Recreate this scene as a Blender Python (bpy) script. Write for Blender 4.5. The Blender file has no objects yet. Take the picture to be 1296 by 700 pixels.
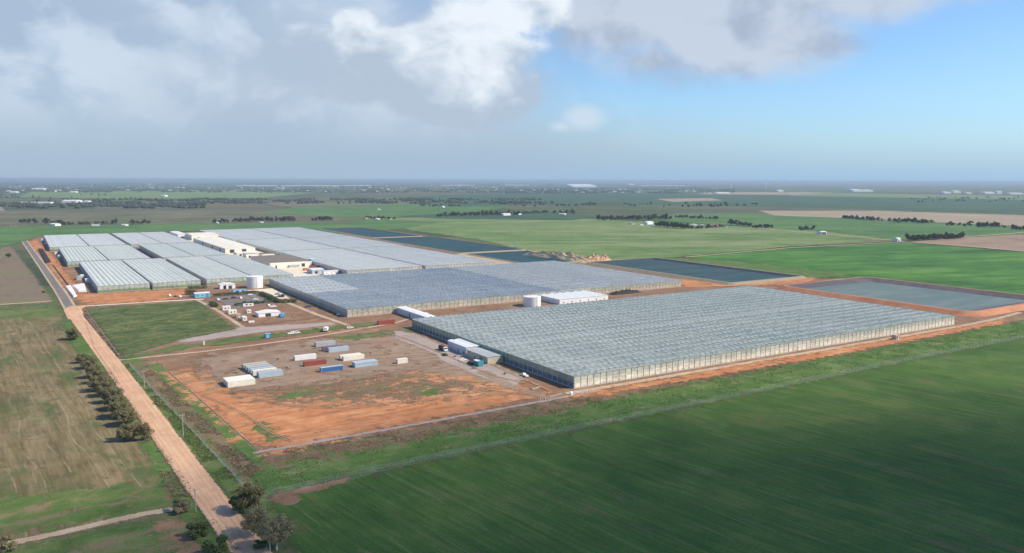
import bpy, math, random
import numpy as np
from mathutils import Vector, Matrix, noise as mnoise
from mathutils.geometry import tessellate_polygon
random.seed(7)
R = math.radians
scene = bpy.context.scene
COL = scene.collection

# ------------------------------------------------------------------ camera
CH = 100.0; FPX = 1000.0; AZ = R(32.0); PIT = math.atan(122/1000); ROL = R(.18)
F0 = Vector((math.sin(AZ), math.cos(AZ), 0)); R0 = Vector((math.cos(AZ), -math.sin(AZ), 0)); ZU = Vector((0, 0, 1))
FW = F0*math.cos(PIT) - ZU*math.sin(PIT); U0 = F0*math.sin(PIT) + ZU*math.cos(PIT)
RT = R0*math.cos(ROL) + U0*math.sin(ROL); UP = U0*math.cos(ROL) - R0*math.sin(ROL)
def ray(px, py): return FW*FPX + RT*(px-648) + UP*(350-py)
def G(px, py, z=0.0):
    """site plan point (metres) that was surveyed from the photograph"""
    d = ray(px, py); t = (z-CH)/d.z
    return (d.x*t, d.y*t)
cd = bpy.data.cameras.new('camera'); cam = bpy.data.objects.new('camera', cd); COL.objects.link(cam)
M = Matrix((RT, UP, -FW)).transposed().to_4x4(); M.translation = Vector((0, 0, CH)); cam.matrix_world = M
cd.sensor_width = 36; cd.sensor_fit = 'HORIZONTAL'; cd.lens = 36*FPX/1296; cd.clip_start = 1; cd.clip_end = 300000
scene.camera = cam

# ------------------------------------------------------------------ node helpers
class NT:
    def __init__(s, tree): s.t = tree; s.n = tree.nodes; s.l = tree.links
    def new(s, typ, **kw):
        n = s.n.new(typ)
        for k, v in kw.items(): setattr(n, k, v)
        return n
    def put(s, sock, v):
        if hasattr(v, 'is_linked') or isinstance(v, bpy.types.NodeSocket): s.l.new(v, sock)
        else:
            if sock.type == 'RGBA' and isinstance(v, (tuple, list)) and len(v) == 3: v = (*v, 1)
            sock.default_value = v
    def math(s, op, a, b=None, c=None, clamp=False):
        n = s.new('ShaderNodeMath', operation=op, use_clamp=clamp); s.put(n.inputs[0], a)
        if b is not None: s.put(n.inputs[1], b)
        if c is not None: s.put(n.inputs[2], c)
        return n.outputs[0]
    def vmath(s, op, a, b=None):
        n = s.new('ShaderNodeVectorMath', operation=op); s.put(n.inputs[0], a)
        if b is not None:
            if op == 'SCALE': s.put(n.inputs[3], b)
            else: s.put(n.inputs[1], b)
        return n.outputs['Value'] if op in ('DOT_PRODUCT', 'LENGTH', 'DISTANCE') else n.outputs[0]
    def noise(s, vec, scale, detail=3, rough=.55, dist=0.0):
        n = s.new('ShaderNodeTexNoise'); s.put(n.inputs['Vector'], vec)
        n.inputs['Scale'].default_value = scale; n.inputs['Detail'].default_value = detail
        n.inputs['Roughness'].default_value = rough; n.inputs['Distortion'].default_value = dist
        return n.outputs['Fac']
    def ss(s, v, a, b):
        n = s.new('ShaderNodeMapRange', interpolation_type='SMOOTHSTEP'); s.put(n.inputs[0], v)
        n.inputs[1].default_value = a; n.inputs[2].default_value = b
        return n.outputs[0]
    def lin(s, v, a, b, c=0., d=1.):
        n = s.new('ShaderNodeMapRange'); s.put(n.inputs[0], v)
        for i, q in zip((1, 2, 3, 4), (a, b, c, d)): n.inputs[i].default_value = q
        return n.outputs[0]
    def mix(s, f, a, b, blend='MIX'):
        n = s.new('ShaderNodeMix', data_type='RGBA', blend_type=blend); s.put(n.inputs[0], f)
        s.put(n.inputs[6], a); s.put(n.inputs[7], b); return n.outputs[2]
    def scalecol(s, c, f):
        return s.vmath('SCALE', c, f)
    def pos(s): return s.new('ShaderNodeNewGeometry').outputs['Position']
    def mapping(s, v, loc=(0,0,0), rot=(0,0,0), sc=(1,1,1)):
        n = s.new('ShaderNodeMapping'); s.put(n.inputs[0], v)
        n.inputs[1].default_value = loc; n.inputs[2].default_value = rot; n.inputs[3].default_value = sc
        return n.outputs[0]

def newmat(name):
    m = bpy.data.materials.new(name); m.use_nodes = True
    nt = NT(m.node_tree); b = m.node_tree.nodes['Principled BSDF']
    return m, nt, b

def solid(name, col, rough=.6, metal=0., var=.12, vs=.8, spec=.4):
    m, t, b = newmat(name)
    p = t.pos(); n = t.noise(p, vs, 4); n2 = t.noise(p, vs*.13, 2)
    f = t.math('ADD', t.lin(n, .3, .7, 1-var, 1+var*.6), t.lin(n2, .3, .7, -var*.5, var*.5))
    c = t.scalecol((*col,), f)
    t.put(b.inputs['Base Color'], c); b.inputs['Roughness'].default_value = rough
    b.inputs['Metallic'].default_value = metal; b.inputs['Specular IOR Level'].default_value = spec
    return m

def ground(name, cols, big=60., med=9., fine=.7, streak=None, feather=False, rough=.95, grain=.22, contrast=1., spots=None, bedge=.6, wheel=None):
    """cols: dark, mid, light. streak=(angle_deg, width_m, strength, length_factor)"""
    m, t, b = newmat(name); p = t.pos()
    nb = t.noise(p, 1/big, 4, .6, .6); nm = t.noise(p, 1/med, 4, .6, .3); nf = t.noise(p, 1/fine, 3, .7)
    v = t.math('ADD', t.math('MULTIPLY', nb, .62), t.math('MULTIPLY', nm, .38))
    if streak:
        ang, wd, st, lf = streak
        ps = t.mapping(p, rot=(0, 0, -R(ang)), sc=(1, 1, 1))
        ps2 = t.mapping(ps, sc=(1/(wd*lf), 1/wd, 1))
        s1 = t.noise(ps2, 1., 3, .6); ps3 = t.mapping(ps, sc=(1/(wd*lf*.3), 3.7/wd, 1)); s2 = t.noise(ps3, 1., 2, .6)
        sv = t.math('ADD', t.math('MULTIPLY', s1, .6), t.math('MULTIPLY', s2, .4))
        v = t.math('ADD', v, t.math('MULTIPLY', t.math('SUBTRACT', sv, .5), st*1.2))
    v = t.math('ADD', t.math('MULTIPLY', t.math('SUBTRACT', v, .5), 2.4*contrast), .5, clamp=True)
    c = t.mix(t.ss(v, .0, .55), cols[0], cols[1]); c = t.mix(t.ss(v, .45, 1.), c, cols[2])
    if spots:
        sc, col, lo, hi = spots[:4]; q_ = t.mapping(p, loc=(31, 17, 0))
        if len(spots) > 4: q_ = t.mapping(t.mapping(q_, rot=(0, 0, -R(spots[4]))), sc=(1/spots[5], 1, 1))
        sn = t.math('ADD', t.math('MULTIPLY', t.noise(q_, 1/sc, 4, .65, .4), .8), t.math('MULTIPLY', t.noise(p, 4.5/sc, 3, .6), .2)); c = t.mix(t.ss(sn, lo, hi), c, col)
    if wheel:   # tramlines: (angle, spacing, half width, colour, strength)
        ang, spc, hw, col, stg = wheel
        wob = t.math('MULTIPLY', t.math('SUBTRACT', t.noise(p, 1/160., 2), .5), 22.)
        q = t.mapping(p, rot=(0, 0, -R(ang)))
        sx = t.new('ShaderNodeSeparateXYZ'); t.put(sx.inputs[0], q)
        y = t.math('ADD', sx.outputs[1], wob)
        fr = t.math('ABSOLUTE', t.math('SUBTRACT', t.math('FRACT', t.math('DIVIDE', y, spc)), .5))
        ln = t.math('SUBTRACT', 1., t.ss(fr, hw/spc*.5, hw/spc*1.4))
        bk = t.ss(t.noise(p, 1/24., 4, .65), .40, .66)
        c = t.mix(t.math('MULTIPLY', t.math('MULTIPLY', ln, bk), stg), c, col)
    g = t.lin(nf, .25, .75, 1-grain, 1+grain); c = t.scalecol(c, g)
    t.put(b.inputs['Base Color'], c); b.inputs['Roughness'].default_value = rough; b.inputs['Specular IOR Level'].default_value = .15
    bp = t.new('ShaderNodeBump'); bp.inputs['Strength'].default_value = .5; bp.inputs['Distance'].default_value = .25
    t.put(bp.inputs['Height'], nf); t.put(b.inputs['Normal'], bp.outputs[0])
    if feather:
        a = t.new('ShaderNodeAttribute', attribute_name='edge')
        en = t.noise(t.mapping(p, loc=(5, 9, 0)), 1/feather, 4, .65); e2 = t.noise(p, 2.6/feather, 4, .65)
        e = t.math('ADD', a.outputs['Fac'], t.math('ADD', t.math('MULTIPLY', t.math('SUBTRACT', en, .5), bedge*3), t.math('MULTIPLY', t.math('SUBTRACT', e2, .5), bedge)))
        e3 = t.noise(t.mapping(p, loc=(3, 1, 0)), max(.12, 9./feather) if feather > 10 else 1.7, 3, .7)
        e = t.math('ADD', e, t.math('MULTIPLY', t.math('SUBTRACT', e3, .5), 1.3))
        t.put(b.inputs['Alpha'], t.ss(e, .47, .53))
    return m

# ------------------------------------------------------------------ mesh helpers
class MB:
    def __init__(s): s.v = []; s.f = []; s.mi = []; s.e = None
    def quad(s, a, b, c, d, mi=0):
        n = len(s.v); s.v += [a, b, c, d]; s.f.append((n, n+1, n+2, n+3)); s.mi.append(mi)
    def tri(s, a, b, c, mi=0):
        n = len(s.v); s.v += [a, b, c]; s.f.append((n, n+1, n+2)); s.mi.append(mi)
    def box(s, x0, x1, y0, y1, z0, z1, mi=0, M=None):
        n = len(s.v)
        P = [(x0,y0,z0),(x1,y0,z0),(x1,y1,z0),(x0,y1,z0),(x0,y0,z1),(x1,y0,z1),(x1,y1,z1),(x0,y1,z1)]
        if M is not None: P = [tuple(M @ Vector(p)) for p in P]
        s.v += P
        for q in ((0,3,2,1),(4,5,6,7),(0,1,5,4),(1,2,6,5),(2,3,7,6),(3,0,4,7)):
            s.f.append(tuple(n+i for i in q)); s.mi.append(mi)
        return s
    def prism(s, prof, ax0, ax1, axis='y', mi=0):
        """closed profile of (u,z) swept along axis"""
        n = len(s.v); k = len(prof)
        for a in (ax0, ax1):
            for (u, z) in prof: s.v.append((u, a, z) if axis == 'y' else (a, u, z))
        for i in range(k):
            j = (i+1) % k; s.f.append((n+i, n+j, n+k+j, n+k+i)); s.mi.append(mi)
        s.f.append(tuple(n+i for i in range(k))[::-1]); s.mi.append(mi)
        s.f.append(tuple(n+k+i for i in range(k))); s.mi.append(mi)
        return s
    def tube(s, p0, p1, r0, r1=None, seg=6, mi=0, cap=True):
        r1 = r0 if r1 is None else r1
        p0 = Vector(p0); p1 = Vector(p1); d = (p1-p0).normalized()
        a = d.orthogonal().normalized(); b = d.cross(a); n = len(s.v)
        for p, r in ((p0, r0), (p1, r1)):
            for i in range(seg):
                t = 2*math.pi*i/seg; s.v.append(tuple(p + a*(r*math.cos(t)) + b*(r*math.sin(t))))
        for i in range(seg):
            j = (i+1) % seg; s.f.append((n+i, n+j, n+seg+j, n+seg+i)); s.mi.append(mi)
        if cap:
            s.f.append(tuple(n+i for i in range(seg))[::-1]); s.mi.append(mi)
            s.f.append(tuple(n+seg+i for i in range(seg))); s.mi.append(mi)
        return s
    def lathe(s, prof, seg=32, c=(0,0), mi=0):
        n = len(s.v)
        for (r, z) in prof:
            for i in range(seg):
                t = 2*math.pi*i/seg; s.v.append((c[0]+r*math.cos(t), c[1]+r*math.sin(t), z))
        for k in range(len(prof)-1):
            for i in range(seg):
                j = (i+1) % seg; s.f.append((n+k*seg+i, n+k*seg+j, n+(k+1)*seg+j, n+(k+1)*seg+i)); s.mi.append(mi)
        return s
    def mesh(s, name, mats, smooth=False):
        me = bpy.data.meshes.new(name); me.from_pydata(s.v, [], s.f)
        if not isinstance(mats, (list, tuple)): mats = [mats]
        for m in mats: me.materials.append(m)
        if max(s.mi or [0]) > 0: me.polygons.foreach_set('material_index', s.mi)
        if smooth: me.polygons.foreach_set('use_smooth', [True]*len(s.f))
        if s.e is not None:
            a = me.attributes.new('edge', 'FLOAT', 'POINT'); a.data.foreach_set('value', s.e)
        me.update(); return me
    def obj(s, name, mats, parent=None, smooth=False):
        o = bpy.data.objects.new(name, s.mesh(name, mats, smooth)); COL.objects.link(o)
        if parent: o.parent = parent
        return o

def tag(o, label=None, cat=None, group=None, kind=None):
    if label: o['label'] = label
    if cat: o['category'] = cat
    if group: o['group'] = group
    if kind: o['kind'] = kind
    return o
def empty(name, loc=(0,0,0), rz=0., **kw):
    o = bpy.data.objects.new(name, None); COL.objects.link(o); o.location = loc; o.rotation_euler = (0, 0, rz)
    o.empty_display_size = .5
    return tag(o, **kw)
def dup(root, loc, rz=0., sc=None, label=None, cat=None, group=None):
    r = root.copy(); COL.objects.link(r); r.location = loc; r.rotation_euler = (0, 0, rz)
    if sc is not None: r.scale = (sc, sc, sc) if not isinstance(sc, tuple) else sc
    for ch in list(root.children):
        c = ch.copy(); COL.objects.link(c); c.parent = r
        for g in list(ch.children):
            d = g.copy(); COL.objects.link(d); d.parent = c
    return tag(r, label, cat, group)

# ------------------------------------------------------------------ ground patches
ZL = [0.02]
def inset(pts, w):
    n = len(pts); A = sum(pts[i][0]*pts[(i+1)%n][1]-pts[(i+1)%n][0]*pts[i][1] for i in range(n))
    if A < 0: pts = pts[::-1]
    out = []
    for i in range(n):
        p0 = Vector(pts[i-1]); p1 = Vector(pts[i]); p2 = Vector(pts[(i+1) % n])
        a = (p1-p0).normalized(); b = (p2-p1).normalized(); na = Vector((-a.y, a.x)); nb = Vector((-b.y, b.x))
        m = (na+nb); L = m.length
        m = m/L if L > 1e-6 else na
        k = w/max(.45, m.dot(na)); out.append(p1+m*k)
    return pts, [tuple(p) for p in out]
def subdiv(pts, step):
    out = []
    for i in range(len(pts)):
        a = Vector(pts[i]); b = Vector(pts[(i+1) % len(pts)]); n = max(1, int((b-a).length/step))
        for k in range(n): out.append(tuple(a.lerp(b, k/n)))
    return out
def patch(name, pts, mat, w=3., z=None, dz=.005, label=None, cat=None, kind='structure', bite=0.):
    if z is None: ZL[0] += dz; z = ZL[0]
    if bite:
        pts = subdiv(pts, bite*4)
        pts = [(x+bite*mnoise.noise((x*.21/bite, y*.21/bite, 3.1)), y+bite*mnoise.noise((x*.21/bite, y*.21/bite, 9.4))) for x, y in pts]
    A = np.array(pts, float); lo = A.min(0)-w*1.5; hi = A.max(0)+w*1.5; ext = (hi-lo).max()
    c = max(w*.7, ext/170., 1.2); w = max(w, c*1.2)
    xs = np.arange(lo[0], hi[0]+c, c); ys = np.arange(lo[1], hi[1]+c, c); X, Y = np.meshgrid(xs, ys)
    sd2 = np.full(X.shape, 1e18); ins = np.zeros(X.shape, bool); n = len(A)
    for k in range(n):
        a = A[k]; b = A[(k+1) % n]; d = b-a; L2 = max(1e-9, d@d)
        t = np.clip(((X-a[0])*d[0]+(Y-a[1])*d[1])/L2, 0, 1); sd2 = np.minimum(sd2, (X-a[0]-t*d[0])**2+(Y-a[1]-t*d[1])**2)
        cr = (a[1] > Y) != (b[1] > Y)
        with np.errstate(divide='ignore', invalid='ignore'): ins ^= cr & (X < (b[0]-a[0])*(Y-a[1])/(b[1]-a[1] if b[1] != a[1] else 1e-9)+a[0])
    sd = np.sqrt(sd2)*np.where(ins, 1, -1); e = np.clip(sd/w+.5, 0, 1)
    ny, nx = X.shape; keep = (e[:-1, :-1] > 0) | (e[1:, :-1] > 0) | (e[:-1, 1:] > 0) | (e[1:, 1:] > 0)
    idx = np.arange(nx*ny).reshape(ny, nx); q = np.stack([idx[:-1, :-1][keep], idx[:-1, 1:][keep], idx[1:, 1:][keep], idx[1:, :-1][keep]], 1)
    us, inv = np.unique(q, return_inverse=True); inv = inv.reshape(q.shape)
    V = np.stack([X.ravel()[us], Y.ravel()[us], np.full(len(us), z)], 1)
    mb = MB(); mb.v = V.tolist(); mb.f = [tuple(f) for f in inv.tolist()]; mb.mi = [0]*len(mb.f); mb.e = e.ravel()[us].tolist()
    o = mb.obj(name, mat); return tag(o, label, cat, None, kind)
def P(*px): return [G(*p) for p in px]
def strip(name, line, width, mat, w=.8, z=None, kind='structure', label=None, cat=None, step=15.):
    if z is None: ZL[0] += .005; z = ZL[0]
    ln = []
    for i in range(len(line)-1):
        a = Vector(line[i]); b = Vector(line[i+1]); n = max(1, int((b-a).length/step))
        for k in range(n): ln.append(a.lerp(b, k/n))
    ln.append(Vector(line[-1]))
    mb = MB(); mb.e = []
    for i, p in enumerate(ln):
        a = ln[max(0, i-1)]; b = ln[min(len(ln)-1, i+1)]; d = (b-a).normalized(); nn = Vector((-d.y, d.x))
        for off, e in ((width/2+w*.5, 0), (width/2-w*.5, 1), (-width/2+w*.5, 1), (-width/2-w*.5, 0)):
            q = p+nn*off; mb.v.append((q.x, q.y, z)); mb.e.append(float(e))
    for i in range(len(ln)-1):
        for k in range(3):
            a = i*4+k; mb.f.append((a, a+1, a+5, a+4)[::-1] if False else (a+1, a, a+4, a+5)); mb.mi.append(0)
    for k, fc in enumerate(mb.f):
        a, b, c = [Vector(mb.v[i]) for i in fc[:3]]
        if (b-a).cross(c-a).z < 0: mb.f[k] = tuple(reversed(fc))
    o = mb.obj(name, mat); return tag(o, label, cat, None, kind)

# ------------------------------------------------------------------ base country: one sheet to the horizon
def base_mat():
    m, t, b = newmat('country'); p = t.pos()
    q = t.mapping(p, rot=(0, 0, R(4)))
    wob = t.noise(p, 1/900., 2)
    # irregular paddocks: two brick layouts
    br = t.new('ShaderNodeTexBrick', offset=.37, squash=1.6, squash_frequency=3)
    t.put(br.inputs['Vector'], t.mapping(q, sc=(1/620., 1/430., 1)))
    br.inputs['Color1'].default_value = (0, 0, 0, 1); br.inputs['Color2'].default_value = (1, 1, 1, 1)
    br.inputs['Scale'].default_value = 1; br.inputs['Mortar Size'].default_value = .018; br.inputs['Bias'].default_value = 0
    br.inputs['Brick Width'].default_value = 1.; br.inputs['Row Height'].default_value = 1.
    br.inputs['Mortar'].default_value = (.5, .5, .5, 1)
    k = t.new('ShaderNodeSeparateColor'); t.put(k.inputs[0], br.outputs['Color'])
    cr = t.new('ShaderNodeValToRGB'); t.put(cr.inputs[0], k.outputs[0]); cr.color_ramp.interpolation = 'LINEAR'
    stops = [(0, (.04, .06, .03)), (.18, (.08, .115, .045)), (.33, (.14, .125, .075)), (.47, (.06, .085, .04)), (.6, (.12, .15, .06)), (.74, (.045, .065, .04)), (.87, (.19, .155, .105)), (1, (.07, .105, .045))]
    e = cr.color_ramp.elements
    while len(e) < len(stops): e.new(.5)
    for s, (x, c) in zip(e, stops): s.position = x; s.color = (*c, 1)
    n1 = t.noise(p, 1/160., 5, .6, .5); n2 = t.noise(p, 1/12., 4, .6)
    c = t.mix(br.outputs['Fac'], cr.outputs[0], (.05, .065, .04))
    c = t.mix(t.ss(n1, .45, .75), c, (.13, .14, .07))
    c = t.scalecol(c, t.lin(n2, .3, .7, .8, 1.2))
    t.put(b.inputs['Base Color'], c); b.inputs['Roughness'].default_value = 1; b.inputs['Specular IOR Level'].default_value = .1
    return m
mb = MB(); S = 60000.
N = 12
for i in range(N):
    for j in range(N):
        xs = [-S+2*S*k/N for k in (i, i+1)]; ys = [-S+2*S*k/N for k in (j, j+1)]
        mb.quad((xs[0], ys[0], 0), (xs[1], ys[0], 0), (xs[1], ys[1], 0), (xs[0], ys[1], 0))
tag(mb.obj('ground', base_mat()), kind='structure')

# palette of ground materials
g_crop = ground('crop_young_green', [(.040, .085, .019), (.062, .125, .025), (.13, .175, .045)], big=90, med=16, fine=.8, streak=(-81, 1.8, .75, 26), feather=5, spots=(9, (.15, .13, .06), .53, .74, -81, 4), wheel=(-81, 12., .32, (.17, .18, .08), .8), grain=.3)
g_verge = ground('weedy_grass', [(.050, .095, .022), (.085, .150, .036), (.16, .20, .075)], big=18, med=4, fine=.6, feather=4, spots=(6, (.21, .20, .10), .52, .70, 0, 2), grain=.4)
g_rubble = ground('rubble_band', [(.12, .075, .045), (.21, .135, .085), (.15, .16, .07)], big=14, med=3, fine=.7, feather=9, bedge=2.3, grain=.4, spots=(4, (.10, .13, .05), .50, .66, 5, 2.5))
g_orange = ground('orange_earth', [(.24, .125, .065), (.44, .21, .10), (.58, .31, .165)], big=26, med=6, fine=.6, feather=8, bedge=1.2, spots=(9, (.21, .165, .08), .53, .66, 5, 2.2), streak=(8, 4, .6, 6))
g_orange_hot = ground('orange_clay', [(.32, .14, .065), (.48, .205, .09), (.58, .30, .15)], big=20, med=5, fine=.5, feather=6, bedge=1.2, streak=(4, 3, .7, 8), spots=(8, (.26, .18, .09), .57, .68, 5, 2.5))
g_redbrown = ground('red_brown_earth', [(.155, .09, .055), (.25, .145, .09), (.35, .225, .14)], big=35, med=7, fine=.7, feather=7, bedge=1.1, spots=(12, (.15, .16, .075), .55, .68, 5, 2.5))
g_yard = ground('yard_gravel', [(.20, .140, .095), (.28, .20, .14), (.35, .26, .185)], big=26, med=6, fine=.6, feather=9, bedge=1.4, grain=.18, streak=(2, 3, .7, 8), spots=(14, (.30, .165, .09), .54, .68, 5, 3), wheel=(8, 7., .22, (.40, .31, .23), .5))
g_mauve = ground('grey_gravel', [(.30, .24, .21), (.37, .30, .265), (.44, .36, .31)], big=20, med=4, fine=.5, feather=2.5, grain=.12)
g_tan = ground('pale_track', [(.36, .26, .17), (.47, .35, .24), (.56, .44, .31)], big=18, med=4, fine=.5, feather=1.6, grain=.12)
g_cream = ground('crushed_limestone', [(.60, .50, .37), (.72, .62, .48), (.80, .72, .58)], big=18, med=4, fine=.5, feather=2.5, grain=.08)
g_asphalt_yard = ground('car_park_surface', [(.15, .13, .115), (.20, .17, .15), (.25, .20, .17)], big=18, med=5, fine=.5, feather=2, grain=.1)
g_paddock = ground('rough_paddock', [(.045, .075, .024), (.09, .12, .038), (.165, .175, .075)], big=22, med=5, fine=.7, feather=4, grain=.3, spots=(8, (.18, .155, .085), .54, .70, 8, 2.5), streak=(15, 3, .9, 5), contrast=1.2)
g_left = ground('stubble_paddock', [(.115, .095, .045), (.18, .142, .072), (.25, .195, .11)], big=50, med=9, fine=.8, feather=9, bedge=1.1, streak=(94, 3.2, 1.0, 14), wheel=(94, 8.5, .30, (.33, .28, .18), .6), spots=(22, (.085, .115, .04), .50, .66, 94, 2.5), grain=.22, contrast=1.1)
g_leftbrown = ground('fallow_paddock', [(.15, .115, .075), (.20, .155, .105), (.17, .165, .085)], big=80, med=14, fine=2, feather=8, streak=(96, 8, .6, 10))
g_green = ground('short_grass', [(.055, .095, .026), (.095, .15, .04), (.17, .18, .075)], big=20, med=5, fine=.7, feather=8, bedge=1.2, grain=.3, spots=(9, (.21, .155, .09), .49, .66, 5, 2.5), contrast=1.2)
g_brightcrop = ground('bright_crop', [(.034, .100, .022), (.062, .165, .030), (.115, .235, .048)], big=180, med=30, fine=5, feather=8, streak=(-14, 34, .8, 7))
g_pale = ground('pale_crop', [(.085, .15, .045), (.145, .215, .07), (.23, .26, .12)], big=170, med=24, fine=6, feather=24, streak=(-24, 26, 1.2, 10), spots=(60, (.24, .21, .13), .56, .7, -20, 4))
g_darkteal = ground('cloud_shaded_crop', [(.035, .07, .04), (.05, .10, .05), (.075, .12, .06)], big=260, med=40, fine=12, feather=25, streak=(-20, 40, .5, 10))  # crop green darkened so the colour itself carries the distant cloud shade
g_tanfield = ground('tan_field', [(.26, .20, .14), (.32, .26, .18), (.37, .31, .22)], big=200, med=30, fine=10, feather=20, streak=(-20, 30, .5, 10))
g_brownfield = ground('brown_field', [(.22, .155, .10), (.28, .20, .14), (.33, .25, .18)], big=120, med=20, fine=6, feather=14, streak=(-20, 14, .6, 14))
g_olive = ground('olive_field', [(.075, .085, .045), (.12, .125, .065), (.20, .175, .11)], big=160, med=30, fine=8, feather=30, streak=(2, 40, 1., 8))
g_midgreen = ground('green_field', [(.05, .115, .035), (.082, .165, .048), (.13, .205, .07)], big=150, med=30, fine=8, feather=14, streak=(-20, 30, .8, 9))
g_dirt = ground('dirt_road', [(.50, .30, .185), (.62, .38, .235), (.70, .46, .30)], big=20, med=4, fine=.35, feather=2.6, grain=.08, streak=(92.2, 1.5, .9, 30), contrast=.9, bedge=.35)
g_asphalt = ground('asphalt', [(.16, .14, .125), (.19, .17, .155), (.22, .195, .175)], big=30, med=6, fine=.4, feather=1.2, grain=.08, streak=(92, 1.4, .8, 40))

g_drain = ground('drain_bed', [(.12, .13, .09), (.20, .20, .15), (.26, .25, .19)], big=10, med=3, fine=.5, feather=1.5)
# far and middle fields (plan points taken on the ground)
zf = 1.0
def fld(name, mat, pts, w, z): return patch(name, pts, mat, w, z=z)
fld('field', g_olive, P((-60,268),(330,266),(520,270),(430,282),(300,283),(10,286),(-60,284)), 20, .5)
fld('field', g_midgreen, P((-40,300),(5,287),(160,285),(310,281),(430,276),(560,281),(500,291),(420,296),(230,293),(50,299),(-20,320)), 20, .42)
fld('field', g_midgreen, P((380,262),(520,258),(640,262),(600,274),(430,276),(330,268)), 25, .62)
fld('field', g_pale, P((480,276),(560,275),(700,275),(860,283),(1020,291),(1140,303),(1000,312),(868,325),(790,331),(660,316),(600,302),(520,292),(500,284)), 14, .34)
fld('field', g_darkteal, P((560,262),(760,258),(1020,263),(1296,270),(1440,274),(1440,262),(1200,250),(900,243),(640,244),(500,250)), 40, .8)
fld('field', g_darkteal, P((600,268),(700,268),(760,275),(720,279),(560,277),(500,274)), 20, .66)
fld('field', g_midgreen, P((860,270),(1080,271),(1300,285),(1460,294),(1460,303),(1290,297),(1150,304),(1040,293),(900,284),(800,277)), 14, .52)
fld('field', g_tanfield, P((960,267),(1110,267),(1460,278),(1460,295),(1260,285),(1090,277),(980,273)), 18, .72)
fld('field', g_brownfield, P((1150,306),(1225,301),(1300,296),(1460,302),(1460,330),(1290,318),(1200,311)), 8, .46)
fld('field', g_brightcrop, P((868,325),(1000,313),(1145,307),(1290,319),(1500,334),(1500,420),(1296,384),(1080,352),(1010,350)), 6, .16)
fld('field', g_pale, P((1000,243),(1460,252),(1460,258),(1240,252),(1000,248)), 40, 1.0)
fld('field', g_tanfield, P((905,243),(1060,244),(1000,247),(880,246)), 40, 1.2)
fld('field', g_pale, P((40,243),(250,241),(400,244),(330,251),(160,252),(20,250)), 40, 1.0)
fld('field', g_tanfield, P((830,252),(900,251),(915,254),(850,256)), 30, 1.2)
strip('track', [G(948,288), G(1050,297), G(1145,306)], 7, g_tan, 2, z=.6)
strip('track', [G(868,326), G(1000,314), G(1145,306.5)], 5, g_tan, 2, z=.6)
strip('track', [G(1145,306.5), G(1230,312), G(1330,322)], 8, g_tan, 2, z=.62)
strip('track', [G(1150,305), G(1225,300), G(1330,292)], 6, g_tan, 2, z=.6)

# ---- near country
ZL[0] = .02
SITE = [(44, 492), (66, 284), (640, 282), (655, 300), (735, 300), (735, 505), (700, 515), (700, 775), (625, 790), (625, 1262), (618, 1580), (18, 1600), (14, 1300), (30, 800), (37, 705)]
patch('site_earth', SITE, g_redbrown, 7.2, bite=2)
patch('paddock', P((-40,300),(2,296),(66,378),(60,384),(-60,388)), g_leftbrown, 7.2)
patch('paddock', P((-260,388),(66,387),(84,400),(100,425),(150,500),(215,610),(228,640),(190,655),(20,688),(-260,730)), g_left, 7.2, bite=1.5)
patch('grass_patch', P((-100,390),(70,388),(84,398),(60,403),(0,402),(-100,405)), g_green, 7.2, bite=2)
patch('grass_patch', P((-200,640),(0,628),(120,618),(205,612),(212,632),(200,650),(60,668),(-200,690)), g_green, 5.4, bite=2.5)
patch('grass_patch', P((-200,700),(20,692),(110,672),(214,655),(250,680),(300,740),(-200,800)), g_green, 5.4, bite=2)
patch('bare_ground', P((196,655),(222,655),(262,690),(300,740),(250,740),(215,690)), g_redbrown, 4.5, bite=1)
strip('track', [G(0,690), G(60,678), G(130,662), G(185,650), G(218,645)], 3.4, g_tan, 1.4)
strip('track', [G(-60,387.5), G(0,385.5), G(66,381)], 4, g_tan, 1.2)
patch('roadside_verge', [(36, 500), (40, 440), (44, 330), (45, 240), (48, 170), (38, 170), (36, 240), (34, 340), (28, 440), (22, 560), (24, 700), (32, 600)], g_verge, 3.6, bite=1)

patch('crop_field', [(60, 243), (110, 246), (400, 249), (900, 247), (1500, 243), (1500, -300), (50, -300), (57, 150)], g_crop, 2.5)
patch('grass_verge', [(57, 244), (110, 247), (400, 250), (900, 248), (1500, 244), (1500, 330), (738, 306), (625, 284), (500, 281), (330, 281), (240, 279), (60, 281)], g_verge, 4.5, bite=1.2)
patch('rough_earth', [(70, 272), (110, 270), (180, 273), (250, 277), (360, 281), (520, 284), (520, 288), (240, 286), (70, 284)], g_rubble, 5.4, bite=1.5)
patch('sandy_corner', P((344,628),(385,618),(440,606),(440,610),(380,626),(372,640),(372,640),(352,640)), g_redbrown, 2.5, bite=.8)
# strips between dirt road and the works
patch('roadside_verge', [(43, 480), (49.6, 290), (53, 225), (62, 225), (60, 262), (66, 284), (56, 460), (52, 482)], g_green, 2.9)
patch('drain_rubble', [(47.6, 466), (58.8, 262), (66, 270), (53.5, 462)], g_rubble, 3.6, bite=.6)
patch('grass_strip', [(55, 460), (65.5, 275), (71, 284), (61, 460)], g_verge, 2.5, bite=.6)
strip('drain', [(46.4, 468), (57.9, 255)], .9, g_drain, .8)
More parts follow.
